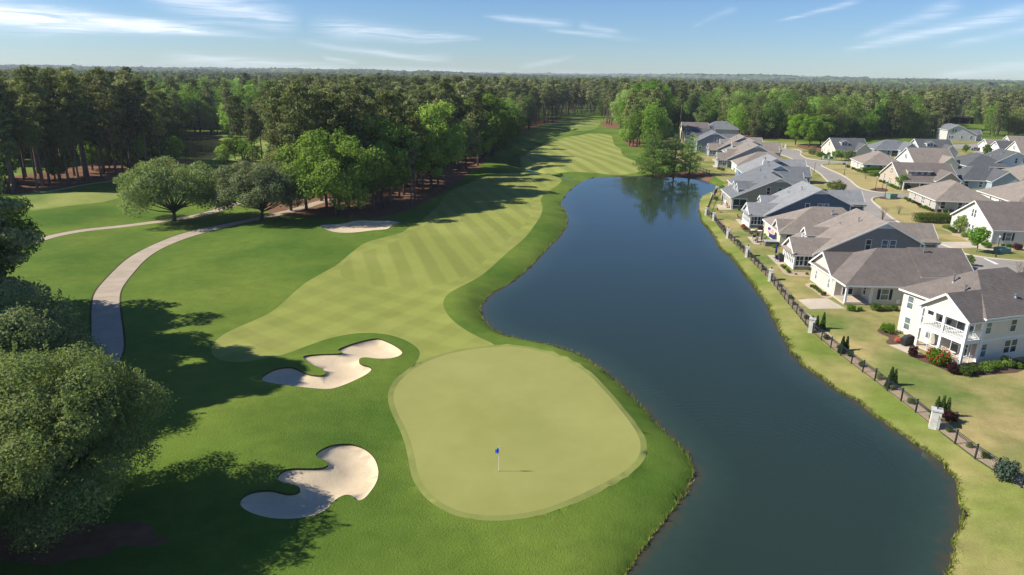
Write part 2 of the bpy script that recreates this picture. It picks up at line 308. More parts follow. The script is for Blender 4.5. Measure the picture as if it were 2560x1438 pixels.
lawnp = GP([(2600, 1240), (2335, 1063), (2028, 824), (1926, 697), (1868, 637), (1820, 590), (1785, 547), (1766, 532), (1780, 495), (1792, 479), (1812, 455), (1770, 432), (1700, 415), (1660, 380), (1655, 352), (1700, 335), (1850, 350), (1990, 355), (2060, 366), (2200, 362), (2370, 352), (2500, 348), (3100, 345), (5200, 500), (5200, 1200), (3000, 1500)])
dryp = [chaikin(GP([(2052, 412), (2140, 412), (2200, 440), (2260, 470), (2262, 482), (2233, 482), (2166, 475), (2146, 469), (2125, 449), (2100, 434), (2066, 420)]), 1),
        chaikin(GP([(2182, 499), (2213, 494), (2263, 497), (2330, 530), (2330, 560), (2256, 558), (2224, 538), (2203, 520)]), 1)]
roadp = GP([(1951, 372), (1991, 373), (2007, 380), (1999, 386), (2012, 395), (2030, 399), (2062, 402), (2110, 405), (2200, 412), (2200, 417), (2100, 409), (2047, 410), (2066, 421), (2101, 436), (2125, 450), (2146, 470), (2166, 476), (2192, 481), (2233, 484), (2300, 485), (2420, 492), (2420, 500), (2263, 495), (2213, 492), (2190, 493), (2178, 498), (2182, 506), (2203, 522), (2224, 541), (2255, 561), (2300, 585), (2340, 606), (2382, 622), (2402, 633), (2424, 639), (2447, 643), (2476, 647), (2515, 651), (2700, 666), (2900, 690), (2900, 790), (2700, 740), (2560, 722), (2480, 705), (2400, 682), (2330, 645), (2260, 600), (2190, 555), (2140, 522), (2105, 490), (2076, 460), (2060, 444), (2045, 430), (2010, 410), (1975, 395), (1945, 385)])
road2 = GP([(2378, 362), (2440, 360), (2460, 365), (2560, 372), (2700, 380), (2700, 388), (2560, 380), (2500, 376), (2470, 400), (2420, 400), (2440, 372), (2385, 372)])
drive8 = GP(zz([(90, 462), (830, 458), (1230, 530), (1250, 600), (1560, 650), (1450, 690), (1200, 662), (980, 612), (430, 632), (360, 600)], 2340, 560, 10.27))
patio2 = GP([(1995, 747), (2068, 745), (2114, 771), (2024, 772)])
patio3 = GP(zz([(745, 845), (915, 838), (1180, 1060), (960, 1058)], 1840, 550, 9.586))
patio4 = GP(zz([(270, 405), (640, 400), (700, 580), (430, 580)], 1840, 550, 9.586))
patio5 = GP(zz([(735, 575), (840, 573), (860, 660), (815, 655)], 1700, 440, 5.325))
patio6 = GP(zz([(578, 890), (900, 880), (1060, 1045), (600, 1045)], 1740, 430, 11.06))
patio1 = GP(zz([(190, 1000), (400, 985), (540, 1080), (395, 1092)], 2180, 640, 4.495))
patio10 = GP(zz([(1350, 1270), (1600, 1280), (1640, 1335), (1380, 1325)], 1640, 280, 9.588))
patio11 = GP(zz([(1330, 1125), (1500, 1120), (1530, 1180), (1370, 1175)], 1640, 280, 9.588))
bed3 = GP(zz([(960, 1055), (1070, 1040), (1390, 1250), (1900, 1270), (1900, 1365), (1300, 1345), (1150, 1290), (1040, 1170)], 1840, 550, 9.586))
bed2 = chaikin(GP(zz([(430, 425), (510, 408), (720, 520), (700, 562), (600, 560), (540, 500), (450, 450)], 1900, 600, 3.879)), 1)
bed1 = chaikin(GP(zz([(400, 1105), (520, 1070), (620, 1130), (960, 1240), (1200, 1170), (1740, 1160), (1740, 1305), (1300, 1345), (1080, 1365), (900, 1325), (700, 1235), (550, 1185)], 2180, 640, 4.495)), 1)
bed1b = chaikin(GP(zz([(48, 832), (110, 795), (240, 850), (340, 925), (420, 985), (190, 1000), (145, 962), (210, 920), (90, 872)], 2180, 640, 4.495)), 1)
bed8 = chaikin(GP(zz([(120, 100), (250, 60), (640, 240), (800, 330), (870, 440), (820, 450), (600, 330), (380, 290), (440, 250), (260, 160)], 2340, 560, 10.27)), 1)
bed8b = GP(zz([(1250, 590), (2400, 590), (2400, 700), (1800, 680), (1230, 640)], 2340, 560, 10.27))
bed5 = chaikin(GP(zz([(795, 655), (850, 650), (940, 720), (1130, 725), (1130, 760), (900, 760), (840, 730)], 1700, 440, 5.325)), 1)
bedp = chaikin(GP(zz([(1070, 1225), (1200, 1190), (1400, 1200), (1460, 1250), (1380, 1275), (1200, 1270), (1080, 1245)], 2040, 320, 7.9875)), 1)
bedq = chaikin(GP(zz([(1240, 1390), (1370, 1350), (1640, 1380), (1720, 1410), (1600, 1438), (1300, 1425)], 2040, 320, 7.9875)), 1)
fbed = ribbon(np.array(pil[1:9])+np.array([.75, .35]), 1.3)
REG = [('ground', None, 'rough'), ('lawn', lawnp, 'lawn'), ('dry_lawn', dryp[0], 'lawn_dry'), ('dry_lawn', dryp[1], 'lawn_dry'), ('lake_bank', bankp, 'bank'),
       ('fallen_needles', straw1, 'straw'), ('fallen_needles', straw2, 'straw'), ('fallen_needles', straw3, 'straw'), ('fallen_needles', straw4, 'straw'), ('fallen_needles', straw5, 'straw'),
       ('fallen_needles', straw6, 'straw'), ('fallen_needles', straw7, 'straw'), ('fallen_needles', straw8, 'straw'), ('fallen_needles', straw9, 'straw'), ('sand_bank', sandbank, 'shore'),
       ('field', field1, 'field'), ('field', field2, 'field'), ('fairway', fair2p, 'fairway_far'), ('fairway', fair3p, 'field'), ('fairway', leftfair, 'field'),
       ('fairway', fairp, 'approach'), ('fairway', stripep, 'fairway'), ('green', leftgreen, 'field'), ('green_collar', collarp, 'collar'), ('green', greenp, 'green'),
       ('path_edge', ribbon(pathA, [3.7, 3.7, 3.6, 3.4, 3.3]), 'soil'), ('path_edge', ribbon(pathB, 3.1), 'soil'), ('path', ribbon(pathA, [3.2, 3.2, 3.1, 2.9, 2.8]), 'path'), ('path', ribbon(pathB, 2.6), 'path'), ('path', ribbon(pathC, 1.3), 'path'),
       ('planting_bed', fbed, 'rock_bed'), ('planting_bed', bed3, 'rock_bed'), ('planting_bed', bed2, 'rock_bed'), ('planting_bed', bed1, 'mulch'), ('planting_bed', bed1b, 'mulch'), ('planting_bed', bed5, 'mulch'), ('planting_bed', bed8, 'rock_bed'), ('planting_bed', bed8b, 'rock_bed'), ('planting_bed', bedp, 'mulch'), ('planting_bed', bedq, 'mulch'),
       ('patio', patio1, 'conc'), ('patio', patio2, 'conc'), ('patio', patio3, 'conc'), ('patio', patio4, 'conc'), ('patio', patio5, 'conc'), ('patio', patio6, 'conc'), ('patio', patio10, 'conc'), ('patio', patio11, 'conc'),
       ('road', roadp, 'road'), ('road', road2, 'road'), ('driveway', drive8, 'conc'),
       ('bunker', chaikin(GP(B1), 2), 'sand'), ('bunker', chaikin(GP(B2), 2), 'sand'), ('bunker', chaikin(GP(B3), 2), 'sand'),
       ('pond_bed', pond, 'bed'), ('lake_bed', lake, 'bed')]
def inside(P, poly):
    poly = np.asarray(poly); x, y = P[:, 0], P[:, 1]; c = np.zeros(len(P), bool); n = len(poly)
    for i in range(n):
        x0, y0 = poly[i]; x1, y1 = poly[(i+1) % n]
        if y0 == y1: continue
        k = ((y0 > y) != (y1 > y)) & (x < (x1-x0)*(y-y0)/(y1-y0)+x0); c ^= k
    return c
def pdist(P, line, closed=True):
    line = np.asarray(line, float); d = np.full(len(P), 1e9); n = len(line)
    for i in range(n if closed else n-1):
        a = line[i]; b = line[(i+1) % n]; ab = b-a; t = np.clip(((P-a)@ab)/max(ab@ab, 1e-9), 0, 1)
        q = a+t[:, None]*ab; d = np.minimum(d, np.hypot(P[:, 0]-q[:, 0], P[:, 1]-q[:, 1]))
    return d
def sm(t): t = np.clip(t, 0, 1); return t*t*(3-2*t)
lk_s = lake[::3]; bunk = [np.array(r[1]) for r in REG if r[0] == 'bunker']
fgold = np.array(pil)
def hgt(P):
    P = np.atleast_2d(np.asarray(P, float)); x, y = P[:, 0], P[:, 1]; r = np.hypot(x, y)
    h = .30*np.sin(x*.11+1)*np.sin(y*.09+.5)+.10*np.sin(x*.31+y*.17)+.08*np.sin(y*.27-x*.12+2)
    h *= np.where(x > 40, .25, 1)*sm((r-20)/40)*(1-.6*inside(P, collarp))
    h += 7*sm((r-1500)/3500)
    def bump(px, py, sx, sy, a, rot=0):
        cx, cy = G(px, py); dx, dy = x-cx, y-cy; c, s = math.cos(rot), math.sin(rot); u, v = dx*c+dy*s, -dx*s+dy*c
        return a*np.exp(-(u/sx)**2-(v/sy)**2)
    h += bump(250, 500, 42, 6, 1.5, .22)+bump(130, 545, 18, 7, .7, .1)+bump(330, 520, 25, 5, .7, .25)+bump(560, 640, 12, 8, .5)+bump(700, 600, 14, 9, .6)
    h += bump(760, 905, 9, 2.2, .55, .18)+bump(900, 570, 13, 4, .5, .1)+bump(1010, 1050, 6, 8, -.35)+bump(560, 1060, 10, 5, .5)+bump(700, 1150, 6, 3, .5)
    h += bump(1290, 400, 24, 10, 1.0)+bump(1160, 760, 4, 8, .2)
    dl = pdist(P, lk_s); ins = inside(P, lake)
    wl = np.where(x > 25+0*y, 6.0, 3.2); wl = np.where(y > 150, 5, wl)
    bank = LZ+.02+(.22*sm(dl/.25)+(-LZ-.24)*sm(dl/wl)) + h*sm(dl/wl)
    h = np.where(ins, LZ-.05-2.2*sm(dl/7.0)-.25*sm(dl/.5), np.where(dl < wl, bank, h))
    dp = pdist(P, pond); ip = inside(P, pond)
    h = np.where(ip, -.4-1.2*sm(dp/6), np.where(dp < 4, -.38+(h+.38)*sm(dp/4), h))
    dc = pdist(P, creek, False); h = h-np.where(ins, 0, 1.5*sm(1-dc/6.0)+.3*sm(1-dc/1.8))*(sm((dl)/6))
    for b_ in bunk:
        ib = inside(P, b_); sel = (np.abs(P-b_.mean(0)).max(1) < 40)
        if sel.any():
            db = pdist(P[sel], b_[::2]); hh = h[sel]; i2 = ib[sel]
            h[sel] = hh+.12*np.exp(-(db/1.2)**2)-np.where(i2, .45*sm(db/2.2), 0)
    return h
def hz(x, y): return float(hgt([(x, y)])[0])

verts = []; edges = []
def add_loop(p, closed=True):
    p = np.asarray(p, float); n = len(p); pts = []
    for i in range(n if closed else n-1):
        a = p[i]; b = p[(i+1) % n]; l_ = np.hypot(*(b-a)); k = max(1, int(math.ceil(l_/max(1.2, .02*np.hypot(*a)))))
        for j in range(k): pts.append(a+(b-a)*j/k)
    b0 = len(verts); verts.extend([Vector((q[0], q[1])) for q in pts]); m_ = len(pts)
    edges.extend([(b0+i, b0+(i+1) % m_) for i in range(m_)])
for nm_, poly, mt in REG:
    if poly is not None: add_loop(poly)
rr = 9.0
k = 0
while rr < 6500:
    st = max(.021, min(.05, .9/rr)) if rr < 700 else .05
    if rr < 14: st = .12
    a = -1.32+(k % 2)*st/2
    while a < 1.32:
        verts.append(Vector((rr*math.sin(a), rr*math.cos(a)))); a += st
    rr *= 1.022 if rr < 700 else 1.08; k += 1
for i in range(40):                                  # behind and under the viewpoint
    a = 1.4+i*(2*math.pi-2.8)/39; verts.append(Vector((60*math.sin(a), 60*math.cos(a)))); verts.append(Vector((6500*math.sin(a), 6500*math.cos(a))))
cv_, ce_, cf_, *_ = delaunay_2d_cdt(verts, edges, [], 0, 1e-4)
V = np.array([(v.x, v.y) for v in cv_]); T = np.array([tuple(f) for f in cf_ if len(f) == 3])
Z = hgt(V); C = V[T].mean(1); ident = np.zeros(len(T), int)
for i, (nm_, poly, mt) in enumerate(REG):
    if poly is not None: ident[inside(C, poly)] = i
def region_mesh(name, tri, mat, dz=0.0, skirt=None):
    used, inv = np.unique(tri, return_inverse=True); t = inv.reshape(-1, 3)
    vv = np.column_stack([V[used], Z[used]+dz]).tolist(); ff = [tuple(int(q) for q in f) for f in t]; mi = [0]*len(ff)
    if skirt is not None:                            # a real step at the lip
        from collections import Counter
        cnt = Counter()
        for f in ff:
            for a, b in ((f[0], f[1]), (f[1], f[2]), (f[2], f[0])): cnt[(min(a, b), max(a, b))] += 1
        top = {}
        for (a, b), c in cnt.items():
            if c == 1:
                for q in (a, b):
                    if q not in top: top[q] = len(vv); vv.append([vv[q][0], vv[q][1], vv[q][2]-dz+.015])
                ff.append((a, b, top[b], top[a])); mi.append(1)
    me = bpy.data.meshes.new(name); me.from_pydata(vv, [], ff); me.materials.append(mat)
    if skirt is not None: me.materials.append(skirt); me.polygons.foreach_set('material_index', mi)
    me.polygons.foreach_set('use_smooth', [m == 0 for m in mi]); me.update()
    o = bpy.data.objects.new(name, me); col.objects.link(o); return tag(o, kind='structure')
for i, (nm_, poly, mt) in enumerate(REG):
    tri = T[ident == i]
    if len(tri) == 0: continue
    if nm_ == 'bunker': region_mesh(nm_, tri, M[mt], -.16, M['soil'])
    else: region_mesh(nm_, tri, M[mt])
print('ground tris', len(T))

# ------------------------------------------------------------------ water
def water_mat(name, deep, shallow, rough, ripple):
    m_, b, out = newmat(name); P = pos(b)
    at = b.n('ShaderNodeAttribute'); at.attribute_name = 'depth'
    f = b.m('ADD', at.outputs['Fac'], b.m('MULTIPLY', b.m('SUBTRACT', b.noise(P, .9, 5, .7), .5), .35))
    cc = b.ramp(f, (0.03, shallow), (.16, sc3(deep, 1.35)), (.5, deep))
    cx, cy = G(1880, 1180, LZ); n1 = b.noise(b.mapping(P, rot=(0, 0, .25), sc=(1, 2.2, 1)), 2.2, 4, .55)
    mask_ = b.ramp(b.noise(b.mapping(P, sc=(.05, .09, 1)), 1.0, 2), (.46, .12), (.66, 1))
    wv = b.n('ShaderNodeTexWave', wave_type='RINGS', rings_direction='SPHERICAL'); b.put(wv.inputs[0], b.mapping(P, loc=(-cx, -cy, 0), sc=(1, 1, 1)))
    wv.inputs['Scale'].default_value = .42; wv.inputs['Distortion'].default_value = 1.6; wv.inputs['Detail'].default_value = 2; wv.inputs['Detail Scale'].default_value = .5
    vd = b.n('ShaderNodeVectorMath', operation='DISTANCE'); b.put(vd.inputs[0], P); vd.inputs[1].default_value = (cx, cy, LZ)
    near = b.ramp(b.m('DIVIDE', vd.outputs['Value'], 40.0), (.1, 1), (.8, 0))
    h = b.m('ADD', b.m('MULTIPLY', n1, b.m('MULTIPLY', mask_, ripple)), b.m('MULTIPLY', b.m('MULTIPLY', wv.outputs[1], near), ripple*.4))
    p = bsdf(b, out, cc, rough, .5, (h, 1.0, 1.0)); p.inputs['IOR'].default_value = 1.33; return m_
M['water'] = water_mat('lake_water', (.020, .036, .027), (.060, .050, .028), .045, .014)
M['pondwater'] = water_mat('pond_water', (.045, .052, .026), (.06, .06, .03), .05, .008)
def water(name, poly, z, mat, step, grow=.35):
    poly = offset(np.asarray(poly), grow); x0, y0 = poly.min(0); x1, y1 = poly.max(0)
    g = np.array([(x, y) for x in np.arange(x0, x1, step) for y in np.arange(y0, y1, step*1.5)]); g = g[inside(g, poly)]
    pv = [Vector(p) for p in poly]; n = len(pv)
    v2, e2, f2, *_ = delaunay_2d_cdt(pv+[Vector(p) for p in g], [(i, (i+1) % n) for i in range(n)], [], 1, 1e-4)
    A = np.array([(q.x, q.y) for q in v2]); me = bpy.data.meshes.new(name); me.from_pydata([(a[0], a[1], z) for a in A], [], [tuple(f) for f in f2])
    d = pdist(A, poly[::2])/9.0; at = me.attributes.new('depth', 'FLOAT', 'POINT'); at.data.foreach_set('value', np.clip(d, 0, 1).astype(np.float32))
    me.materials.append(mat); me.update(); o = bpy.data.objects.new(name, me); col.objects.link(o); tag(o, kind='structure')
water('lake_water', lake, LZ, M['water'], 2.5)
water('pond_water', pond, -.36, M['pondwater'], 5)
cr = ribbon(creek, 1.6); water('creek_water', cr, LZ-.25, M['pondwater'], 3, .0)

def sheet(name, poly, mat, dz, kind='structure', step=.8):
    """thin strip laid on the ground"""
    P = np.array(poly); b = MB(); b.poly([(p[0], p[1], hz(*p)+dz) for p in P]); o = b.build(name, mat); return tag(o, kind=kind)
# joints across the cart path
pc = chaikin(pathA, 3, False); dl_ = np.r_[0, np.cumsum(np.hypot(*np.diff(pc, axis=0).T))]
jm = MB()
for s_ in np.arange(8, dl_[-1]-4, 2.9):
    p = np.array([np.interp(s_, dl_, pc[:, 0]), np.interp(s_, dl_, pc[:, 1])]); q = np.array([np.interp(s_+.3, dl_, pc[:, 0]), np.interp(s_+.3, dl_, pc[:, 1])])
    t = (q-p)/np.hypot(*(q-p)); n = np.array([-t[1], t[0]])*1.35; w_ = t*.022; zc = hz(*p)+.03
    jm.poly([(*(p-n-w_), hz(*(p-n))+.012), (*(p+n-w_), hz(*(p+n))+.012), (*(p+n+w_), hz(*(p+n))+.012), (*(p-n+w_), hz(*(p-n))+.012)])
tag(jm.build('path_joints', M['joint']), kind='structure')
mk = GP(zz([(1210, 893), (1270, 893), (1620, 1045), (1530, 1052)], 2340, 560, 10.27)); b_ = MB(); b_.poly([(p[0], p[1], hz(*p)+.02) for p in mk]); tag(b_.build('road_marking', M['marking']), kind='structure')
def kerb(pts):
    c = chaikin(pts, 2, False); t = np.gradient(c, axis=0); n = np.stack([-t[:, 1], t[:, 0]], 1); n /= np.hypot(n[:, 0], n[:, 1])[:, None]
    z = hgt(c); mb = MB(); m_ = len(c); vs = []
    for i in range(m_):
        a = c[i]+n[i]*.23; d = c[i]-n[i]*.23
        vs += [(a[0], a[1], z[i]-.05), (a[0], a[1], z[i]+.13), (d[0], d[1], z[i]+.11), (d[0], d[1], z[i]-.05)]
    fs = []
    for i in range(m_-1):
        for j in range(3): fs.append((4*i+j, 4*i+j+1, 4*i+j+5, 4*i+j+4))
    mb.faces(vs, fs); tag(mb.build('kerb', M['kerb']), kind='structure')
kerb(roadp[0:9]); kerb(roadp[10:22]); kerb(roadp[22:44]); kerb(roadp[44:][:14])

# ------------------------------------------------------------------ houses
_mc = {}
def siding(c):
    if ('s', c) not in _mc:
        m_, b, out = newmat('siding'); P = objc(b); sx = b.n('ShaderNodeSeparateXYZ'); b.put(sx.inputs[0], P)
        ln = b.m('FRACT', b.m('MULTIPLY', sx.outputs[2], 1/.19)); g = b.ramp(ln, (0, .78), (.16, 1.0))
        n = b.noise(P, .7, 4, .6); cc = b.mix(1.0, b.ramp(n, (.3, sc3(c, .93)), (.7, sc3(c, 1.04))), g, 'MULTIPLY')
        bsdf(b, out, cc, .65, .25, (ln, .6, .015)); _mc[('s', c)] = m_
    return _mc[('s', c)]
def roofm(c):
    if ('r', c) not in _mc:
        m_, b, out = newmat('shingles'); P = objc(b); sx = b.n('ShaderNodeSeparateXYZ'); b.put(sx.inputs[0], P)
        ln = b.m('FRACT', b.m('MULTIPLY', sx.outputs[2], 1/.11)); g = b.ramp(ln, (0, .55), (.35, 1.0))
        n = b.noise(P, .35, 5, .7); f = b.noise(b.mapping(P, sc=(3, 3, 9)), 1.6, 3, .8); stk = b.noise(b.mapping(P, sc=(1.6, 1.6, .25)), 1.0, 4, .7)
        k = b.m('ADD', b.m('MULTIPLY', n, .35), b.m('ADD', b.m('MULTIPLY', f, .6), b.m('MULTIPLY', stk, .35)))
        cc = b.mix(1.0, b.ramp(k, (.38, sc3(c, .5)), (.88, sc3(c, 1.5))), g, 'MULTIPLY')
        bsdf(b, out, cc, .9, .25, (b.m('ADD', ln, f), .7, .02)); _mc[('r', c)] = m_
    return _mc[('r', c)]
M['trim'] = plain('white_trim', (.74, .74, .72), .5, .3, .05); M['frame'] = plain('window_frame', (.72, .73, .73), .4, .3, .03)
def glassm(name, c):
    m_, b, out = newmat(name); n = b.noise(objc(b), .9, 3); p = bsdf(b, out, b.ramp(n, (.35, sc3(c, .5)), (.65, sc3(c, 1.5))), .06, .6); return m_
M['pane'] = glassm('window_glass', (.035, .045, .05)); M['blind'] = glassm('glass_over_blinds', (.15, .19, .18)); M['screen'] = plain('porch_screen', (.05, .05, .052), .8, .1, .2)
M['shutter'] = plain('dark_shutter', (.018, .02, .035), .5); M['found'] = plain('foundation_brick', (.33, .27, .21), .9, .1, .25, 5)
M['metal'] = plain('vent_metal', (.30, .33, .36), .4, .5, .2, 3, .6); M['door'] = plain('door_paint', (.05, .045, .05), .5)
M['garage'] = plain('garage_door_paint', (.66, .65, .62), .5, .3, .05); M['brickp'] = plain('brick_base', (.24, .12, .08), .9, .1, .3, 6)
_wm = {}
def win_mesh(w_, h_, mull, blind):
    k = (w_, h_, mull, blind)
    if k not in _wm:
        a = MB(); t = .11
        a.box(-w_/2-t, -.05, -t, w_/2+t, .02, 0); a.box(-w_/2-t, -.05, h_, w_/2+t, .02, h_+t)
        a.box(-w_/2-t, -.05, 0, -w_/2, .02, h_); a.box(w_/2, -.05, 0, w_/2+t, .02, h_)
        a.box(-w_/2, -.035, h_*.5-.04, w_/2, .02, h_*.5+.04)
        for i in range(1, mull): x = -w_/2+w_*i/mull; a.box(x-.05, -.045, 0, x+.05, .02, h_*.5-.04); a.box(x-.05, -.045, h_*.5+.04, x+.05, .02, h_)
        p = MB(); p.poly([(-w_/2, -.015, 0), (w_/2, -.015, 0), (w_/2, -.015, h_), (-w_/2, -.015, h_)])
        _wm[k] = (a.mesh('window', M['frame']), p.mesh('pane', M['blind'] if blind else M['pane']))
    return _wm[k]
def child(name, me, parent, loc=(0, 0, 0), rz=0, label=None):
    o = bpy.data.objects.new(name, me); col.objects.link(o); o.parent = parent; o.location = loc; o.rotation_euler = (0, 0, rz)
    if label: o['label'] = label
    return o
FACE = {'S': 0, 'E': R(90), 'N': R(180), 'W': R(-90)}
class House:
    def __init__(s, O, ang, wall, roof, label, group=None, name='house', cat='house', zoff=0.0):
        z = hz(*O)
        s.root = empty(name, (O[0], O[1], z-.05+zoff), R(ang), label, cat, group)
        s.w = MB(); s.r = MB(); s.t = MB(); s.wall = wall; s.roof = roof; s.alt = MB(); s.altc = None
    def gable(s, a0, a1, b0, b1, e0, e1, ar, zr, axis='v', oh=.4, zb=0, walls=True, ends=(1, 1), frieze=0, mb=None):
        """ridge runs along b; profile across a. axis 'v': a=u, b=v"""
        T = (lambda a, b, z: (a, b, z)) if axis == 'v' else (lambda a, b, z: (b, a, z))
        W_ = mb or s.w; prof = [(a0, zb), (a1, zb), (a1, e1), (ar, zr), (a0, e0)]
        if walls:
            A = [T(p[0], b0, p[1]) for p in prof]; B = [T(p[0], b1, p[1]) for p in prof]
            if ends[0]: W_.poly(A)
            if ends[1]: W_.poly(B[::-1])
            W_.poly([A[0], A[4], B[4], B[0]]); W_.poly([A[1], B[1], B[2], A[2]])
        s0 = (zr-e0)/(ar-a0); s1 = (zr-e1)/(a1-ar); up_ = .15
        L = (a0-oh, e0-oh*s0+up_); Rr = (a1+oh, e1-oh*s1+up_); c = (ar, zr+up_)
        q0, q1 = b0-oh, b1+oh
        s.r.slab([T(L[0], q0, L[1]), T(c[0], q0, c[1]), T(c[0], q1, c[1]), T(L[0], q1, L[1])], .13)
        s.r.slab([T(c[0], q0, c[1]), T(Rr[0], q0, Rr[1]), T(Rr[0], q1, Rr[1]), T(c[0], q1, c[1])], .13)
        for q, sg, en in ((q0, -1, ends[0]), (q1, 1, ends[1])):
            if en:
                for (x, z) in (L, Rr):
                    s.t.beam(T(x, q+sg*.03, z-.14), T(c[0], q+sg*.03, c[1]-.14), .07, .24)
                if frieze:
                    f = frieze; zt = zr-f; xl = ar-(zr-zt)/s0; xr = ar+(zr-zt)/s1; y = (b0-.02) if sg < 0 else (b1+.02)
                    s.t.poly([T(xl, y, zt), T(xr, y, zt), T(ar, y, zr)])
        for (x, z) in (L, Rr):
            s.t.beam(T(x, q0, z-.16), T(x, q1, z-.16), .07, .2)
        if walls:
            for x in (a0, a1):
                e = e0 if x == a0 else e1
                for b in (b0, b1):
                    s.t.beam(T(x, b, zb), T(x, b, e-.05), .2, .2)
    def hip(s, u0, u1, v0, v1, e, zr, r0=None, r1=None, axis='u', oh=.45, walls=True):
        if walls: s.w.prism([(u0, v0), (u1, v0), (u1, v1), (u0, v1)], 0, e)
        up_ = .1; um = (u0+u1)/2; vm = (v0+v1)/2; e2 = e+up_-.12
        a = (u0-oh, v0-oh, e2); b = (u1+oh, v0-oh, e2); c = (u1+oh, v1+oh, e2); d = (u0-oh, v1+oh, e2)
        if axis == 'u':
            p = (r0 if r0 is not None else u0+(v1-v0)*.5, vm, zr); q = (r1 if r1 is not None else u1-(v1-v0)*.5, vm, zr)
            for pl in ([a, b, q, p], [c, d, p, q], [d, a, p], [b, c, q]): s.r.slab(pl, .12)
        else:
            p = (um, r0 if r0 is not None else v0+(u1-u0)*.5, zr); q = (um, r1 if r1 is not None else v1-(u1-u0)*.5, zr)
            for pl in ([a, b, p], [b, c, q, p], [c, d, q], [d, a, p, q]): s.r.slab(pl, .12)
        for x, y in ((a, b), (b, c), (c, d), (d, a)): s.t.beam((x[0], x[1], e2-.14), (y[0], y[1], e2-.14), .08, .22)
    def win(s, face, p, q, z, w_=.95, h_=1.5, n=1, mull=1, gap=1.3, blind=False, shut=False):
        """p: position along the wall, q: the wall's own coordinate"""
        for i in range(n):
            pp = p+(i-(n-1)/2)*gap; loc = (pp, q-.005, z) if face in 'S' else (pp, q+.005, z) if face == 'N' else (q-.005, pp, z) if face == 'W' else (q+.005, pp, z)
            a, b = win_mesh(w_, h_, mull, blind); o = child('window', a, s.root, loc, FACE[face]); child('pane', b, o)
        if shut:
            for sg in (-1, 1):
                x = p+sg*((n-1)/2*gap+w_/2+.32); m_ = MB(); m_.box(-.2, -.05, 0, .2, -.005, h_)
                loc = (x, q, z) if face in 'SN' else (q, x, z); child('shutter', m_.mesh('shutter', M['shutter']), s.root, loc, FACE[face])
    def pipe(s, u, v, z, h=.9):
        m_ = MB(); m_.tube([(u, v, z-.3, .09), (u, v, z+h, .09)], 8); m_.tube([(u, v, z+h, .17), (u, v, z+h+.12, .17)], 8); m_.tube([(u, v, z-.3, .26), (u, v, z+.1, .12)], 8); m_.build('vent_pipe', M['metal'], s.root)
    def dormer(s, v, u, z0, wd=2.2, hh=1.2, depth=5, rise=.9, face='W', nw=2):
        """gabled dormer looking towards the lake (W) or the street (S)"""
        ax = 'u' if face == 'W' else 'v'
        if face == 'W': s.gable(v-wd/2, v+wd/2, u, u+depth, z0+hh, z0+hh, v, z0+hh+rise, 'u', .28, z0-.6, ends=(1, 0)); s.win('W', v, u, z0+.1, .5, hh-.25, nw, 1, .8)
        else: s.gable(v-wd/2, v+wd/2, u, u+depth, z0+hh, z0+hh, v, z0+hh+rise, 'v', .28, z0-.8, ends=(1, 0)); s.win('S', v, u, z0+.1, .75, hh-.2, nw, 1, 1.0)
    def post(s, u, v, z0, z1, t=.22, name='porch_post'):
        m_ = MB(); m_.box(u-t/2, v-t/2, z0, u+t/2, v+t/2, z1); m_.build(name, M['trim'], s.root)
    def box(s, name, x0, y0, z0, x1, y1, z1, mat, label=None):
        m_ = MB(); m_.box(x0, y0, z0, x1, y1, z1); o = m_.build(name, mat, s.root)
        if label: o['label'] = label
        return o
    def done(s):
        s.w.build('wall', siding(s.wall), s.root)
        if s.alt.v: s.alt.build('wing_wall', siding(s.altc), s.root)
        s.r.build('roof', roofm(s.roof), s.root); s.t.build('trim', M['trim'], s.root); return s
BR = (.165, .14, .125); BR2 = (.25, .212, .18); GY = (.25, .255, .26); DK = (.10, .105, .11); BL = (.16, .17, .18)
CREAM = (.80, .76, .64); WHITE = (.84, .84, .82)
def anchor(px, py, z, ur, ang, vr=0.0):
    x, y = G(px, py, z); c, s_ = math.cos(R(ang)), math.sin(R(ang)); return (x-ur*c+vr*s_, y-ur*s_-vr*c)

# --- two-storey house in the right foreground
h = House((49.9, 70.2), 18, (.75, .67, .56), BR, 'two-storey cream house with a stacked white screened porch, nearest house at the right edge')
h.w.prism([(2.4, 0), (15, 0), (15, 10.8), (2.4, 10.8)], 0, 5.55)
h.hip(2.4, 15, 0, 10.8, 5.6, 9.2, 6.7, 11.5, 'u', .45, False)
h.gable(0, 5.9, 0, 6.8, 5.45, 5.45, 2.95, 7.55, 'u', .4, 5.2, True, (1, 0))
h.t.box(-.1, -.1, 5.0, 2.5, 6.0, 5.3); h.t.box(-.06, -.06, 2.55, 2.45, 5.96, 3.0); h.box('porch_floor', -.05, -.05, .1, 2.45, 5.95, .32, M['conc'])
h.t.box(2.35, -.03, 2.65, 15.02, -.001, 2.95)
for (u, v) in ((.06, .06), (.06, 2.9), (.06, 5.84), (2.32, -.04)): h.post(u, v, .3, 5.05, .3)
def railing(u0_, v0_, u1_, v1_, z=3.0):
    m_ = MB(); m_.beam((u0_, v0_, z+1.0), (u1_, v1_, z+1.0), .09, .08); m_.beam((u0_, v0_, z+.14), (u1_, v1_, z+.14), .07, .07)
    n = int(math.hypot(u1_-u0_, v1_-v0_)/.19)
    for i in range(1, n): t = i/n; x, y = u0_+(u1_-u0_)*t, v0_+(v1_-v0_)*t; m_.beam((x, y, z+.14), (x, y, z+1.0), .05, .05)
    m_.build('railing', M['trim'], h.root)
railing(.0, .2, .0, 2.75); railing(.0, 3.05, .0, 5.7); railing(.2, 0, 2.2, 0)
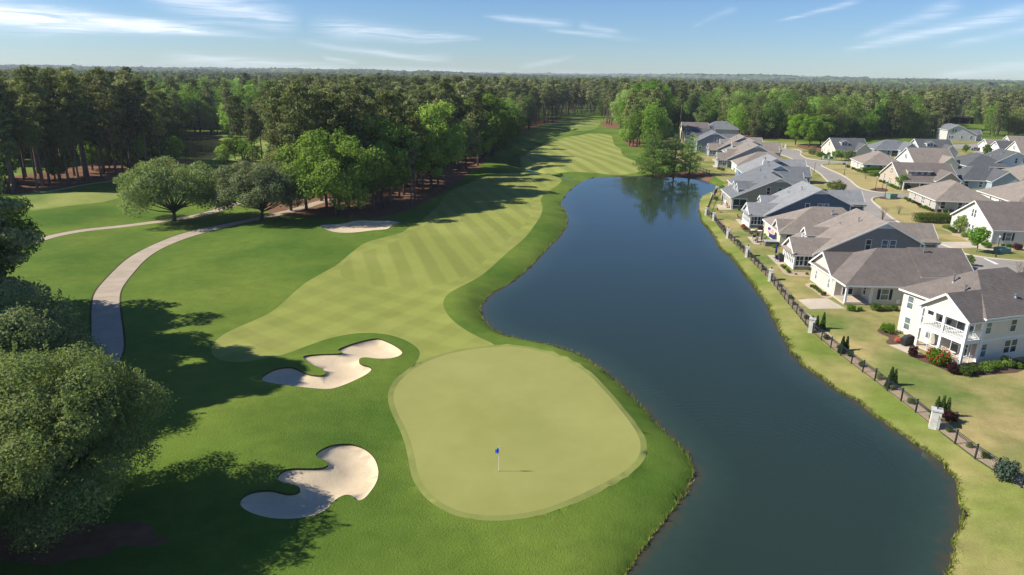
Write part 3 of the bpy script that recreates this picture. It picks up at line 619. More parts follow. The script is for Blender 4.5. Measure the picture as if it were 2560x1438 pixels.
for (a, b, c, d) in ((.0, .2, .0, 2.75), (.0, 3.05, .0, 5.7), (.2, 0, 2.2, 0)):
    m_ = MB(); m_.beam((a, b, 1.05), (c, d, 1.05), .06, .07); mx, my = (a+c)/2, (b+d)/2
    m_.beam((mx, my, .3), (mx, my, 2.6), .05, .05); m_.build('screen_frame', M['trim'], h.root)
h.alt.box(2.36, .01, .3, 2.39, 5.9, 5.2); h.altc = (.36, .34, .30)
h.win('W', 2.0, 2.35, 3.2, .9, 1.9, 2, 1, 1.1); h.win('W', 2.2, 2.35, .4, .9, 2.0, 2, 1, 1.1)
h.box('ceiling_slab', .1, .1, 2.48, 2.3, 5.8, 2.54, M['trim'])
h.win('W', 9.6, 2.4, 3.4, .8, 1.5, 1, 1, 1, True); h.win('W', 9.5, 2.4, .7, .8, 1.5, 1, 1, 1, True); h.win('W', 6.6, 2.4, 3.6, .8, 1.5); h.win('W', 6.4, 2.4, .7, .6, 1.5, 1, 1, 1, True)
h.win('S', 3.15, 0, 3.6, .75, 1.5, 1, 1, 1, True); h.win('S', 3.15, 0, .8, .75, 1.5, 1, 1, 1, True); h.win('S', 6.9, 0, 3.5, .8, 1.5); h.win('S', 7.2, 0, .9, .85, 1.5, 2, 1, 1.05)
h.win('S', 11, 0, 3.5, .8, 1.5); h.win('S', 11, 0, .9, .8, 1.5)
h.gable(1.5, 9, 10, 17, 5.3, 5.3, 5.2, 8.3, 'u', .4, 0, True, (0, 1))
h.pipe(4.6, 6.4, 7.6, .9); h.pipe(4.0, 4.3, 7.0, .8); h.pipe(8.5, 1.6, 6.9, .25); h.done()

# --- single-storey house with the covered corner porch
h = House((46.9, 91.5), -1, (.60, .565, .49), BR, 'cream one-storey house with brown hip roof and open corner porch by a bare patio')
h.w.prism([(3.7, 0), (14, 0), (14, 12.2), (0, 12.2), (0, 3.5), (3.7, 3.5)], 0, 2.95)
h.hip(0, 14, 0, 12.2, 3.0, 6.9, 6.4, 11.5, 'u', .4, False)
h.gable(4.6, 12.25, -.02, 6, 2.98, 2.98, 8.3, 5.5, 'u', .38, 2.0, True, (1, 0))
h.gable(1.5, 10, 11, 18, 4.2, 4.2, 5.8, 7.0, 'u', .4, 0, True, (0, 1))
h.box('porch_floor', -.1, -.1, 0, 3.68, 3.48, .28, M['conc'])
for (u, v) in ((.1, .1), (3.6, .1)): h.post(u, v, .2, 2.9, .28)
h.t.box(0, .0, 2.62, 3.75, .2, 2.9); h.t.box(0, .2, 2.62, .2, 3.5, 2.9)
h.win('W', 10.2, 0, .8, .5, 1.5, 1, 1, 1, True); h.win('W', 5.6, 0, .8, .5, 1.5, 1, 1, 1, True)
h.win('W', 2.2, 3.7, .9, .6, 1.4, 1); h.win('S', 1.9, 3.5, .45, 1.4, 1.95, 1, 2); h.win('S', 5.4, 0, .9, 1.0, 1.5, 1, 1, 1, True, True)
h.win('S', 9.4, 0, .9, 1.0, 1.5, 1, 1, 1, True, True); h.box('utility_meter', 7.1, -.14, .4, 7.6, -.01, 1.0, M['trim']); h.pipe(12.6, 5.0, 6.4, 1.0); h.done()

def lakehouse(px, py, ang, wall, roof, label, zr=8.4, ur=10.5, W_=16.4, e1=5.3, D=11.6, sun=True, dorm=((8.2, 3.4),), altw=None, wins=True, ewing=True, chimney=False, porch=False, e0=3.0, group=None):
    O = anchor(px, py, zr+.1, ur, ang, -.4); h = House(O, ang, wall, roof, label, group)
    h.gable(0, W_, 0, D, e0, e1, ur, zr, 'v', .4, 0, True, (1, 1), .95)
    if altw: h.altc = altw
    if sun:
        h.gable(.05, 5.9, -3.1, 3.6, 2.85, 2.85, 2.95, 4.85, 'u', .38, 0, True, (1, 0), 0, h.alt if altw else None)
        h.r.slab([(-3.75, -.35, 2.72), (-3.75, 6.3, 2.72), (-3.12, 6.3, 3.08), (-3.12, -.35, 3.08)], .1)
        h.win('W', 2.95, -3.1, .95, .42, 1.55, 6, 1, .86); h.win('S', -1.6, .05, .85, 1.1, 1.65, 2, 2, 1.36)
        h.w.box(-3.13, .02, 0, -.05, .045, .6)
    if porch:
        h.box('screen', .35, -.03, .5, 3.4, -.012, 2.55, M['screen']); h.t.box(.2, -.06, 2.55, 3.55, -.012, 2.8); h.t.box(1.82, -.06, .1, 1.9, -.035, 2.55); h.t.box(.2, -.055, .95, 3.5, -.036, 1.03); h.t.box(.15, -.1, 0, .35, .1, 2.9); h.t.box(3.4, -.1, 0, 3.6, -.011, 2.9)
    for v, z in dorm: h.dormer(v, (z-e0)/((zr-e0)/ur)+.1, z, 2.3, 1.3, 5.5)
    if wins: h.win('S', 8.2, 0, 3.9, .75, 1.6); h.win('S', 11.4, 0, 4.0, .85, 1.5, 2, 1, 1.25, True); h.win('W', 9.3, 0, .9, .7, 1.5, 2, 1, 1.2)
    if ewing:
        h.gable(1.6, 7.6, W_-3, W_+3.2, e1-.1, e1-.1, 4.6, min(zr-.6, e1+2.2), 'u', .4, 0, True, (0, 1)); h.box('garage_door', W_+3.21, 2.4, .1, W_+3.26, 6.8, 2.4, M['garage'])
        h.post(W_+3.0, .9, 0, e1-.1, .25); h.r.slab([(W_-.2, .5, e1-.05), (W_+3.5, .5, e1-.05), (W_+3.5, 1.6, e1+.35), (W_-.2, 1.6, e1+.35)], .1)
    if chimney: h.box('chimney', 5.2, -.75, 0, 6.5, .1, 6.9, M['trim']); h.pipe(5.85, -.3, 7.0, .6)
    h.pipe(ur-2.2, D*.45, zr-1.0, .7); h.pipe(ur-4.0, D*.7, zr-2.0, .12)
    return h.done()
lakehouse(2220.3, 556.6, -4, (.29, .275, .25), BR2, 'taupe gabled house with white glazed sunroom facing a pebble bed', altw=CREAM)
lakehouse(2055, 473.8, -4, (.105, .15, .205), GY, 'slate blue gabled house with grey roof and white sunroom', 8.5, 10.5, 16.9, 5.5, 11, altw=WHITE)
lakehouse(1952.6, 445.6, -6, (.37, .335, .27), BL, 'sand coloured clapboard house with a dark screened porch under its long gable', 7.8, 10.6, 14.2, 6.0, 12.5, sun=False, dorm=((3.0, 3.7), (6.6, 3.7)), porch=True)
lakehouse(1935, 425, -8, (.52, .44, .26), BL, 'tan gabled house with grey roof, between the sand coloured and the pale grey houses', 7.4, 9.0, 14, 4.4, 12, sun=False, dorm=())
lakehouse(1952.5, 413, -8, (.50, .49, .44), BL, 'pale grey gabled house right behind the tan one', 7.4, 9.6, 15, 4.4, 9, sun=False, dorm=())
lakehouse(1942.5, 396, -8, (.085, .17, .30), GY, 'bright blue gabled house with a white chimney on its side wall', 7.4, 9.1, 15, 4.5, 12, sun=False, dorm=(), chimney=True, altw=None)
lakehouse(1895.7, 363, -8, (.38, .39, .35), BR2, 'sage grey gabled house with tan roof and a lake side porch', 8.0, 9.8, 14.2, 5.6, 11)
lakehouse(1886, 352, -8, (.22, .33, .40), BR2, 'grey blue gabled house squeezed between the sage grey and the sky blue houses', 7.6, 9.6, 17, 4.4, 10, sun=False, dorm=((5, 4.2),))
lakehouse(1862, 341, -8, (.20, .36, .46), BR2, 'sky blue gabled house with tan roof beside the open lawn corner', 8.1, 10, 14, 5.6, 12, sun=True, dorm=((8, 4.0),))
h = lakehouse(1789, 330, -8, (.20, .235, .275), BL, 'slate grey gabled house with white windows behind the lakeside cypresses', 8.6, 7.0, 13.5, 5.2, 11, sun=False, dorm=(), wins=False, e0=5.0)
h.win('S', 8.0, 0, 4.6, .9, 1.5, 2, 1, 1.3); h.win('S', 4.5, 0, 1, 1.0, 1.6, 1); h.win('S', 6.6, 0, 1, 1.0, 1.6, 1); h.win('S', 1.4, 0, 1, 1.0, 1.6, 1)
def hiphouse(O, ang, wall, roof, label, U=13, Vd=17, zr=6.6, axis='v', e=2.8, r0=None, r1=None, wins=True, gab=None, porch=False, group=None):
    h = House(O, ang, wall, roof, label, group); h.hip(0, U, 0, Vd, e, zr, r0, r1, axis)
    if wins:
        for v in (3.2, 7.5, 12.5): h.win('W', v, 0, .8, .6, 1.4, 2 if v == 7.5 else 1, 1, 1.0)
        h.win('S', 1.6, 0, .8, 1.0, 1.6, 1); h.win('S', 5.4, 0, .8, .9, 1.6, 1)
    if porch:
        h.box('screen', 6.6, -.05, .3, 11.8, -.012, 2.5, M['screen']); h.t.box(6.5, -.09, 2.5, 12, -.051, 2.7)
        for x in (6.5, 9.2, 12): h.post(x, -.06, 0, 2.7, .2)
        h.t.box(6.6, -.08, 1.0, 11.9, -.052, 1.08)
    if gab: h.gable(*gab)
    h.pipe(U*.6, Vd*.35, zr-.9, .5)
    return h.done()
hiphouse((50.3, 125.7), -6, (.62, .60, .46), BR2, 'cream house with brown hip roof and flags by its crowded patio', 17, 12, 6.9, 'u', 2.9, 7, 12.5, True, (.6, 5.2, -.02, 5, 2.9, 2.9, 2.9, 4.7, 'u', .35, 2.2, True, (1, 0)))
hiphouse((74.2, 228.1), -8, WHITE, BR2, 'white house with brown hip roof and a big glazed corner, behind the clipped shrubs', 17, 12, 6.8, 'u', 2.9, 7, 12)
hiphouse((102.5, 164.6), -9, (.46, .43, .38), BR2, 'pale house with tan hip roof behind the long clipped hedge', 13, 16.6, 6.6, 'v', 2.8, None, None, True, None, True)
hiphouse((120.2, 237), -12, (.60, .58, .52), BR2, 'white house with low tan hip roof beside the double hedge', 13, 17, 6.5, 'v', 2.8, None, None, True, None, True)
hiphouse((155, 236), -9, (.22, .25, .27), DK, 'dark house with wide charcoal hip roof behind the blue grey bungalow', 14, 18, 6.4, 'v', 2.8, None, None, True, None, True)
hiphouse((131.6, 201.6), -9, (.34, .42, .46), DK, 'blue grey bungalow with charcoal roof and twin front gables', 15, 13, 6.3, 'u', 2.8, 5.5, 9, True, (6.8, 14.5, -3.2, 5, 3.0, 3.0, 10.6, 5.8, 'v', .35, 0, True, (1, 0), 0))
hiphouse((151, 290.5), -8, (.30, .40, .47), BL, 'low blue grey house with gabled front porch at the wood edge', 16, 13, 6.4, 'u', 2.8, 6, 10, True, (9, 16.5, -3, 5, 3.0, 3.0, 12.8, 5.8, 'v', .35, 0, True, (1, 0)), True)
hiphouse((101.5, 370), -8, (.50, .50, .47), BL, 'pale grey house with slate hip roof, rearmost by the wood', 16.5, 13, 8.2, 'u', 4.6, 5.5, 11)
_o = G(2545, 507, 2.9); hiphouse((_o[0], _o[1]), -9, CREAM, BR2, 'cream house with tan hip roof cut by the right edge, behind the white gable', 14, 19, 6.8)
_o = G(2553, 452, 2.9); hiphouse((_o[0], _o[1]), -9, CREAM, BR2, 'cream house with tan hip roof at the right edge, uphill of the grey bungalow', 14, 19, 6.6)
def cottage(px, py, zr, ang, wall, roof, label, L_=13, D=14, e=3.0, dor=True, gab=True, shed=False, mid=.5, porch=True, group=None):
    vr = D*mid; O = anchor(px, py, zr+.1, -.4, ang, vr); h = House(O, ang, wall, roof, label, group)
    h.gable(0, D, 0, L_, e, e, vr, zr, 'u', .4, 0, True, (1, 1), 0)
    sl = (zr-e)/vr
    if dor: h.dormer(4.2, 2.6, e+2.6*sl+.1, 2.6, 1.3, 4, .8, 'S', 2)
    if shed:
        z0 = e+2.0*sl; h.w.box(2.4, 2.0, z0-.3, 8.6, 5.6, z0+1.35); h.r.slab([(2.0, 1.5, z0+1.35), (9.0, 1.5, z0+1.35), (9.0, vr, zr+.12), (2.0, vr, zr+.12)], .15)
        h.t.beam((2.0, 1.47, z0+1.24), (9.0, 1.47, z0+1.24), .08, .2); h.win('S', 5.5, 2.0, z0+.25, 1.1, .95, 3, 1, 1.7)
    if gab: h.gable(L_*.58, L_-.1, -1.8, 5, 3.2, 3.2, L_*.79, 5.6, 'v', .4, 0, True, (1, 0))
    if porch:
        h.r.slab([(-.2, -2.4, e-.35), (L_*.6, -2.4, e-.35), (L_*.6, .3, e+.25), (-.2, .3, e+.25)], .13); h.t.beam((-.2, -2.42, e-.47), (L_*.6, -2.42, e-.47), .08, .22)
        for x in (0, L_*.28, L_*.56): h.post(x, -2.2, 0, e-.5, .26)
        h.box('door', L_*.34, -.06, .1, L_*.34+1, -.01, 2.2, M['door']); h.win('S', L_*.14, 0, .9, 1.0, 1.5, 1, 2)
    else: h.win('S', 3, 0, .9, 1.0, 1.5, 1, 1, 1, True, True); h.win('S', 7, 0, .9, 1.0, 1.5, 1, 1, 1, True, True)
    h.win('W', vr, 0, e+.9, .55, 1.5, 2, 1, .95); h.win('W', D*.22, 0, .9, .5, 1.5); h.win('W', D*.5, 0, .9, .5, 1.5, 2, 1, 1.2); h.win('W', D*.8, 0, .9, .5, 1.5)
    return h.done()
cottage(2437.3, 501.8, 7.2, -5, (.60, .60, .56), BR, 'big white gabled house by the concrete driveway', 19, 15, 3.1, False, True, False, .5, False)
cottage(2230, 404, 7.0, -7, (.47, .40, .31), BR, 'tan craftsman house with a three window shed dormer and porch', 15.5, 15, 2.9, False, True, True)
cottage(2266.6, 368.8, 7.6, -3, CREAM, BR2, 'cream house with a tall plain tan roof behind the craftsman house', 13.5, 14, 3.0, False, True, False, .5, False)
cottage(2286, 347, 7.2, -5, (.60, .60, .57), DK, 'white house with charcoal roof and one small dormer, right below the tall pines', 13.2, 14, 3, True, True)
cottage(2073.8, 344.4, 7.0, -3, (.64, .62, .50), DK, 'pale yellow cottage with charcoal roof and dormer at the street bend', 13.2, 15, 3, True, True)
cottage(1703.6, 305, 9.2, -8, (.68, .60, .38), BR, 'cream yellow house with brown roof, farthest in the lakeside row', 12, 16, 5.4, False, False, False, .5, False)
cottage(1716, 320, 7.6, -8, WHITE, DK, 'white house with a dark gable behind the cypress trunks', 12, 14, 4.6, False, True, False, .5, False)
h = lakehouse(2546, 380, -6, (.60, .66, .70), DK, 'pale blue white gabled house at the right edge by the red car', 7.6, 8, 15, 4.5, 11, sun=False, dorm=(), ewing=False)
h = lakehouse(2396.8, 312, -8, (.56, .56, .53), BL, 'lone white house with wide gable in front of the dark open shed', 8.2, 4.5, 14.5, 3.4, 12, sun=False, dorm=(), wins=False, ewing=True, e0=5.6)
h.win('S', 3.2, 0, 4.6, .8, 1.3, 2, 1, 1.3); h.win('S', 2.0, 0, 1.2, .8, 1.3, 2, 1, 1.3); h.win('S', 7.4, 0, 1.2, .8, 1.4); h.win('S', 12, 0, 1.2, .8, 1.5)
cottage(2461, 347, 5.6, -8, WHITE, BR2, 'small white gabled house with tan roof beyond the dark parked car', 9, 9, 3, False, False)
cottage(2489, 352, 5.8, -8, WHITE, DK, 'small white gabled house with charcoal roof beyond the red car', 10, 9, 3, False, False)
cottage(2537, 352, 7.2, -8, CREAM, BR2, 'cream gabled house with tan roof at the far right edge above the pale blue one', 12, 12, 3, False, False)
cottage(2517, 339, 7.0, -8, CREAM, BR2, 'long tan roofed house behind the small white gables', 16, 12, 3, False, False)

# ------------------------------------------------------------------ foliage
def leafmat(name, c, hi, trans=.30):
    """c: base leaf colour, hi: lighter random tone, raised for sunlit highlights; every plant differs a little"""
    m_, b, out = newmat(name)
    rnd = b.n('ShaderNodeObjectInfo').outputs['Random']; P = objc(b); n = b.noise(P, .55, 3, .6); f = b.noise(P, 3.5, 2, .6)
    k = b.m('ADD', b.m('MULTIPLY', n, .55), b.m('ADD', b.m('MULTIPLY', f, .35), b.m('MULTIPLY', b.m('SUBTRACT', rnd, .5), .5)))
    cc = b.ramp(k, (.18, sc3(c, .72)), (.5, c), (.8, hi))
    r2 = b.m('FRACT', b.m('MULTIPLY', rnd, 17.3)); hs = b.n('ShaderNodeHueSaturation'); b.put(hs.inputs['Hue'], b.m('ADD', .491, b.m('MULTIPLY', r2, .018)))
    b.put(hs.inputs['Saturation'], b.m('ADD', .85, b.m('MULTIPLY', r2, .25))); b.put(hs.inputs['Value'], b.m('ADD', .85, b.m('MULTIPLY', rnd, .35))); b.put(hs.inputs['Color'], cc)
    d = b.n('ShaderNodeBsdfDiffuse'); b.t.links.new(hs.outputs[0], d.inputs[0]); t = b.n('ShaderNodeBsdfTranslucent')
    b.t.links.new(b.mix(1.0, hs.outputs[0], (1.15, 1.2, .55), 'MULTIPLY'), t.inputs[0])
    mx = b.n('ShaderNodeMixShader'); mx.inputs[0].default_value = trans; b.t.links.new(d.outputs[0], mx.inputs[1]); b.t.links.new(t.outputs[0], mx.inputs[2])
    b.t.links.new(mx.outputs[0], out.inputs[0]); return m_
LF = {'pine': leafmat('pine_needles', (.19, .215, .085), (.37, .38, .16), .25), 'broad': leafmat('broad_leaves', (.16, .255, .048), (.31, .43, .09), .38),
      'bright': leafmat('spring_leaves', (0.22, 0.36, 0.075), (0.36, 0.5, 0.13), 0.4), 'oak': leafmat('oak_leaves', (0.17, 0.235, 0.075), (0.33, 0.4, 0.15), 0.3),
      'grey_oak': leafmat('silvery_oak_leaves', (.32, .37, .19), (.54, .58, .31), .3), 'front_oak': leafmat('near_oak_leaves', (.235, .30, .10), (.50, .545, .22), .35), 'cypress': leafmat('cypress_leaves', (0.19, 0.28, 0.08), (0.33, 0.43, 0.13), 0.4),
      'olive': leafmat('olive_leaves', (0.2, 0.235, 0.075), (0.34, 0.37, 0.13), 0.35), 'hedge': leafmat('hedge_leaves', (.07, .13, .018), (.20, .28, .05), .2), 'thuja': leafmat('thuja_leaves', (.035, .075, .015), (.10, .16, .03), .15),
      'box': leafmat('boxwood_leaves', (.09, .16, .022), (.20, .30, .055), .2), 'plum': leafmat('plum_leaves', (.055, .02, .022), (.11, .04, .04), .2), 'rose': leafmat('rose_petals', (.50, .012, .06), (.62, .03, .10), .1),
      'orange': leafmat('azalea_petals', (.65, .16, .07), (.75, .25, .1), .2), 'twig': leafmat('bare_twigs', (.22, .17, .13), (.30, .24, .19), .1), 'reed': leafmat('shore_grass', (.16, .19, .045), (.33, .32, .10), .3), 'spruce': leafmat('blue_green_needles', (.07, .11, .07), (.16, .22, .14), .15)}
LF['row'] = leafmat('fresh_leaves', (.20, .31, .05), (.35, .47, .10), .42)
LF['farb'] = leafmat('far_broad_leaves', (.075, .115, .03), (.13, .19, .05), .0); LF['farp'] = leafmat('far_pine_needles', (.045, .06, .028), (.08, .10, .045), .0)
def barkm(name, c):
    m_, b, out = newmat(name); P = objc(b); n = b.noise(b.mapping(P, sc=(3, 3, .6)), 1.5, 5, .7); bsdf(b, out, b.ramp(n, (.3, sc3(c, .55)), (.7, sc3(c, 1.3))), .95, .1, (n, .8, .05)); return m_
BK = {'pine': barkm('pine_bark', (.19, .145, .115)), 'dark': barkm('grey_bark', (.11, .09, .07)), 'pale': barkm('pale_bark', (.28, .22, .17))}
def leaves(blobs, n, size, seed, out_bias=.5, shell=.55, up_=.15, elong=1.0, droop=0):
    """blobs: rows (x,y,z,rx,ry,rz); returns leaf quads scattered through the outer part of every clump"""
    rs = np.random.RandomState(seed); B = np.array(blobs, float); wgt = (B[:, 3]*B[:, 4]+B[:, 3]*B[:, 5]*2); idx = rs.choice(len(B), n, p=wgt/wgt.sum())
    d = rs.normal(size=(n, 3)); d[:, 2] += up_; d /= np.linalg.norm(d, axis=1)[:, None]
    rad = (shell+(1.0-shell)*rs.random_sample(n)**.6)*(1+.14*rs.normal(size=n))
    c = B[idx, :3]+d*B[idx, 3:6]*rad[:, None]; c[:, 2] -= droop*rs.random_sample(n)
    nn = d*out_bias+rs.normal(size=(n, 3))*.5; nn /= np.linalg.norm(nn, axis=1)[:, None]
    a = np.cross(nn, rs.normal(size=(n, 3))); a /= np.linalg.norm(a, axis=1)[:, None]; b = np.cross(nn, a)
    s = size*(.55+.9*rs.random_sample(n))[:, None]*.5
    V_ = np.empty((n, 4, 3)); out_bias = out_bias; V_[:, 0] = c-a*s*elong; V_[:, 1] = c-b*s*.62+nn*s*.2; V_[:, 2] = c+a*s*elong; V_[:, 3] = c+b*s*.62+nn*s*.2
    return V_.reshape(-1, 3)
def quadmesh(name, V_, mats, mi=None, extra=None):
    """V_: (4n,3) quads; extra: an MB whose polygons are appended"""
    n = len(V_)//4; me = bpy.data.meshes.new(name); me.vertices.add(4*n); me.vertices.foreach_set('co', V_.astype(np.float32).ravel())
    me.loops.add(4*n); me.loops.foreach_set('vertex_index', np.arange(4*n, dtype=np.int32)); me.polygons.add(n)
    me.polygons.foreach_set('loop_start', np.arange(0, 4*n, 4, dtype=np.int32)); me.polygons.foreach_set('loop_total', np.full(n, 4, np.int32))
    for m_ in mats: me.materials.append(m_)
    if mi is not None: me.polygons.foreach_set('material_index', mi.astype(np.int32))
    me.update(calc_edges=True); return me
def trunk_mb(h, r, rs, lean=.02, limbs=(), n=7, wig=.12):
    m_ = MB(); path = []; x = y = 0; dx, dy = rs.normal()*lean, rs.normal()*lean; k = 7
    for i in range(k+1):
        t = i/k; path.append((x, y, h*t-.15, r*(1.25 if i == 0 else 1)*(1-.72*t)+.02)); x += dx*h/k+rs.normal()*wig*.4; y += dy*h/k+rs.normal()*wig*.4
    m_.tube(path, n); P = np.array(path)
    for (ex, ey, ez, t0, rr_) in limbs:
        z0 = h*t0; sx = np.interp(z0, P[:, 2], P[:, 0]); sy = np.interp(z0, P[:, 2], P[:, 1]); mx = sx+(ex-sx)*.5; my = sy+(ey-sy)*.5; mz = z0+(ez-z0)*.38
        m_.tube([(sx, sy, z0, rr_), (mx+rs.normal()*.15, my+rs.normal()*.15, mz, rr_*.65), (ex, ey, ez, rr_*.25)], 5)
    return m_, P
TREES = {}
def add_kind(kind, trunk, crown): TREES.setdefault(kind, []).append((trunk, crown))
def make_pine(seed, h=27, base=.50, spread=4.0, leafn=2600, size=.62, dead=False, mat='pine'):
    rs = np.random.RandomState(seed); blobs = []; limbs = []
    nb = 26
    for i in range(nb):
        t = rs.random_sample(); t = base+(1-base)*(i+.5)/nb; q = (t-base)/(1-base); a = i*2.4+rs.normal()*.5
        env = spread*(math.sin(min(1, q*1.5+.18)*math.pi*.5))*(1-.55*q**2.2); rad = env*(.35+.6*rs.random_sample()); z = h*t+rs.normal()*.3
        x, y = rad*math.cos(a), rad*math.sin(a); s = (.9+.75*rs.random_sample())*(1.15-.3*q); blobs.append((x, y, z, s*1.45, s*1.45, s*.62)); limbs.append((x, y, z-.1, max(.3, (z-.06*rad*h*.2-1.2)/h), .09))
    blobs.append((0, 0, h*.985, 1.2, 1.2, .9)); blobs.append((.5, .3, h*.95, 1.6, 1.6, .8))
    for k in range(3): a = rs.random_sample()*6.28; limbs.append((1.6*math.cos(a), 1.6*math.sin(a), h*(base-.08-.07*k), base-.1-.07*k, .05))
    tm, P = trunk_mb(h*.97, .30, rs, .012, limbs)
    B = np.array(blobs); B[:, 0] += np.interp(B[:, 2], P[:, 2], P[:, 0]); B[:, 1] += np.interp(B[:, 2], P[:, 2], P[:, 1])
    return tm.mesh('trunk', BK['pine'], True), quadmesh('crown', leaves(B, leafn, size, seed, .9, .4, .5, 1.2), [LF[mat]])
def make_broad(seed, h=20, wd=5.6, base=.22, leafn=3600, size=.62, mat='broad', trunk_r=.32, bark='dark', nb=38, top=.5, lumpy=.36, n_multi=1, up2=.1):
    rs = np.random.RandomState(seed); blobs = []; limbs = []; cz = h*(base+1)/2; rz = h*(1-base)/2
    for i in range(nb):
        z = 1-2*(i+.5)/nb; a = i*2.39996+rs.normal()*.25; rxy = math.sqrt(max(0, 1-z*z)); f = .48+.46*rs.random_sample()
        if z > 0: rxy = rxy**1.15
        s = wd*lumpy*(.45+.75*rs.random_sample()); x, y, zz_ = wd*f*rxy*math.cos(a), wd*f*rxy*math.sin(a), cz+rz*f*1.12*z
        blobs.append((x, y, zz_, s, s, s*.78))
        if i % 3 == 0: limbs.append((x*.8, y*.8, zz_, max(base*.7, min(.7, (zz_-h*.2)/h)), .1))
    blobs.append((0, 0, cz, wd*.36, wd*.36, rz*.5))
    tm, P = trunk_mb(h*.86, trunk_r, rs, .01, limbs)
    return tm.mesh('trunk', BK[bark], True), quadmesh('crown', leaves(blobs, leafn, size, seed+9, .9, .66, up2), [LF[mat]])
for k in range(6): add_kind('pine', *make_pine(10+k, 26+k % 3, [.46, .54, .5, .42, .58, .5][k], [4.3, 3.6, 4.6, 3.9, 3.5, 4.9][k]))
for k in range(5): add_kind('broad', *make_broad(30+k, 19+k % 3*1.5, 5.2+.35*(k % 4), [.16, .22, .12, .2, .15][k]))
def recolour(src, dst, mat):
    for t, c in TREES[src]:
        c2 = c.copy(); c2.materials[0] = LF[mat]; add_kind(dst, t, c2)
recolour('broad', 'bright', 'bright'); recolour('broad', 'olive', 'olive')
for k in range(3): add_kind('under', *make_broad(60+k, 8.5, 3.4, .08, 1100, .6, 'broad', .14, nb=18))
LABEL_CAT = 'tree'
def tree(kind, var, x, y, sc=1.0, rz=0.0, label='', group=None, name=None, zs=None, z=None):
    t, c = TREES[kind][var % len(TREES[kind])]
    o = bpy.data.objects.new(name or {'pine': 'pine_tree', 'under': 'understory_tree'}.get(kind, 'broadleaf_tree'), None); col.objects.link(o); o.empty_display_size = 1
    o.location = (x, y, (hz(x, y) if z is None else z)-.1); o.rotation_euler = (0, 0, rz); o.scale = (sc, sc, sc*(zs or 1)); tag(o, label, 'tree', group)
    a = bpy.data.objects.new('trunk', t); col.objects.link(a); a.parent = o
    b = bpy.data.objects.new('crown', c); col.objects.link(b); b.parent = o
    return o
rng = random.Random(11)
# --- trees one can point at -------------------------------------------------
def oak_mesh(seed, h, wd, leafn, size, mat, nb, fork=True, bark='dark', flat=.62, sprigs=0):
    rs = np.random.RandomState(seed); blobs = []; limbs = []
    for i in range(nb):
        z = 1-1.55*(i+.5)/nb; a = i*2.39996+rs.normal()*.2; rxy = math.sqrt(max(0, 1-z*z)); f = .52+.42*rs.random_sample(); s = wd*.18*(.5+.95*rs.random_sample())
        x, y, zc = wd*f*rxy*math.cos(a), wd*f*rxy*math.sin(a), h*.50+h*.47*f*z; blobs.append((x, y, zc, s, s, s*flat*1.15))
        if i % 2 == 0: limbs.append((x*.82, y*.82, zc-.2, .22+.12*rs.random_sample(), .16))
    for q in [blobs[k] for k in rs.randint(0, max(1, int(nb*.7)), sprigs)]:
        dx, dy, dz = rs.normal(size=3)*.5; l_ = .35+.5*rs.random_sample(); blobs.append((q[0]*1.06+dx*q[3], q[1]*1.06+dy*q[3], q[2]+q[5]*(.95+.2*rs.random_sample())+abs(dz)*.2, .16, .16, l_))
    for i in range(nb//3):
        a = rs.random_sample()*6.28; r_ = wd*.5*rs.random_sample()**.5; blobs.append((r_*math.cos(a), r_*math.sin(a), h*(.5+.25*rs.random_sample()), wd*.24, wd*.24, wd*.15))
    tm, P = trunk_mb(h*.6, .34, rs, .02, limbs, 9, .2)
    return tm.mesh('trunk', BK[bark], True), quadmesh('crown', leaves(blobs, leafn, size, seed+1, .85, .62, .25), [LF[mat]])
add_kind('oakA', *oak_mesh(101, 13.2, 10.8, 36000, .38, 'oak', 70)); add_kind('oakB', *oak_mesh(102, 13.0, 9.4, 44000, .38, 'grey_oak', 58))
x, y = G(437, 552); tree('oakA', 0, x, y, 1, .3, 'wide round oak with forked trunk between the two cart paths', name='oak_tree')
x, y = G(655, 553); tree('oakB', 0, x, y, 1, 1.1, 'grey green round oak standing on the edge of the near cart path', name='oak_tree')
# big near oaks in the lower left corner
add_kind('front1', *oak_mesh(201, 13.6, 8.6, 200000, .17, 'front_oak', 110, sprigs=110)); add_kind('front2', *oak_mesh(202, 11.5, 7.8, 110000, .2, 'grey_oak', 84, sprigs=90))
add_kind('front3', *oak_mesh(203, 12.5, 8.0, 90000, .22, 'front_oak', 64, sprigs=50))
tree('front1', 0, -31.6, 39.6, .98, .5, 'huge yellow green oak filling the lower left corner, nearest of all trees', name='oak_tree')
tree('front2', 0, -45.0, 55.0, 1.05, 2.0, 'silvery green oak behind the huge one, beside the end of the cart path', name='oak_tree')
tree('front3', 0, -40.0, 38.5, 1, 4.0, 'yellow green oak at the left edge, left neighbour of the huge one', name='oak_tree')
tree('front3', 0, -36.0, 27.0, .95, 1.0, 'oak in the bottom left corner, mostly below the frame', name='oak_tree')
t_, c_ = make_pine(301, 22, .22, 6.0, 16000, .42); add_kind('edgepine', t_, c_)
tree('edgepine', 0, -55.2, 68.5, .95, .7, 'dark pine with drooping tiers reaching in from the left edge above the oaks', name='pine_tree')
tree('edgepine', 0, -56.5, 61, .45, 2.7, 'smaller dark pine at the left edge behind the silvery oak', name='pine_tree')
add_kind('tallpine', *make_pine(302, 31.5, .75, 6.6, 12000, .6, mat='pine'))
add_kind('offoak', *oak_mesh(207, 22, 8.4, 30000, .45, 'oak', 60, flat=.9))
for _x, _y, _s in ((-66.5, 79, 1.0), (-63.5, 71, 1.0), (-68, 66, 1.15)): tree('offoak', 0, _x, _y, _s, _x, 'tall broad tree just outside the left edge, shading the cart path', 'tall trees outside the left edge', name='oak_tree')
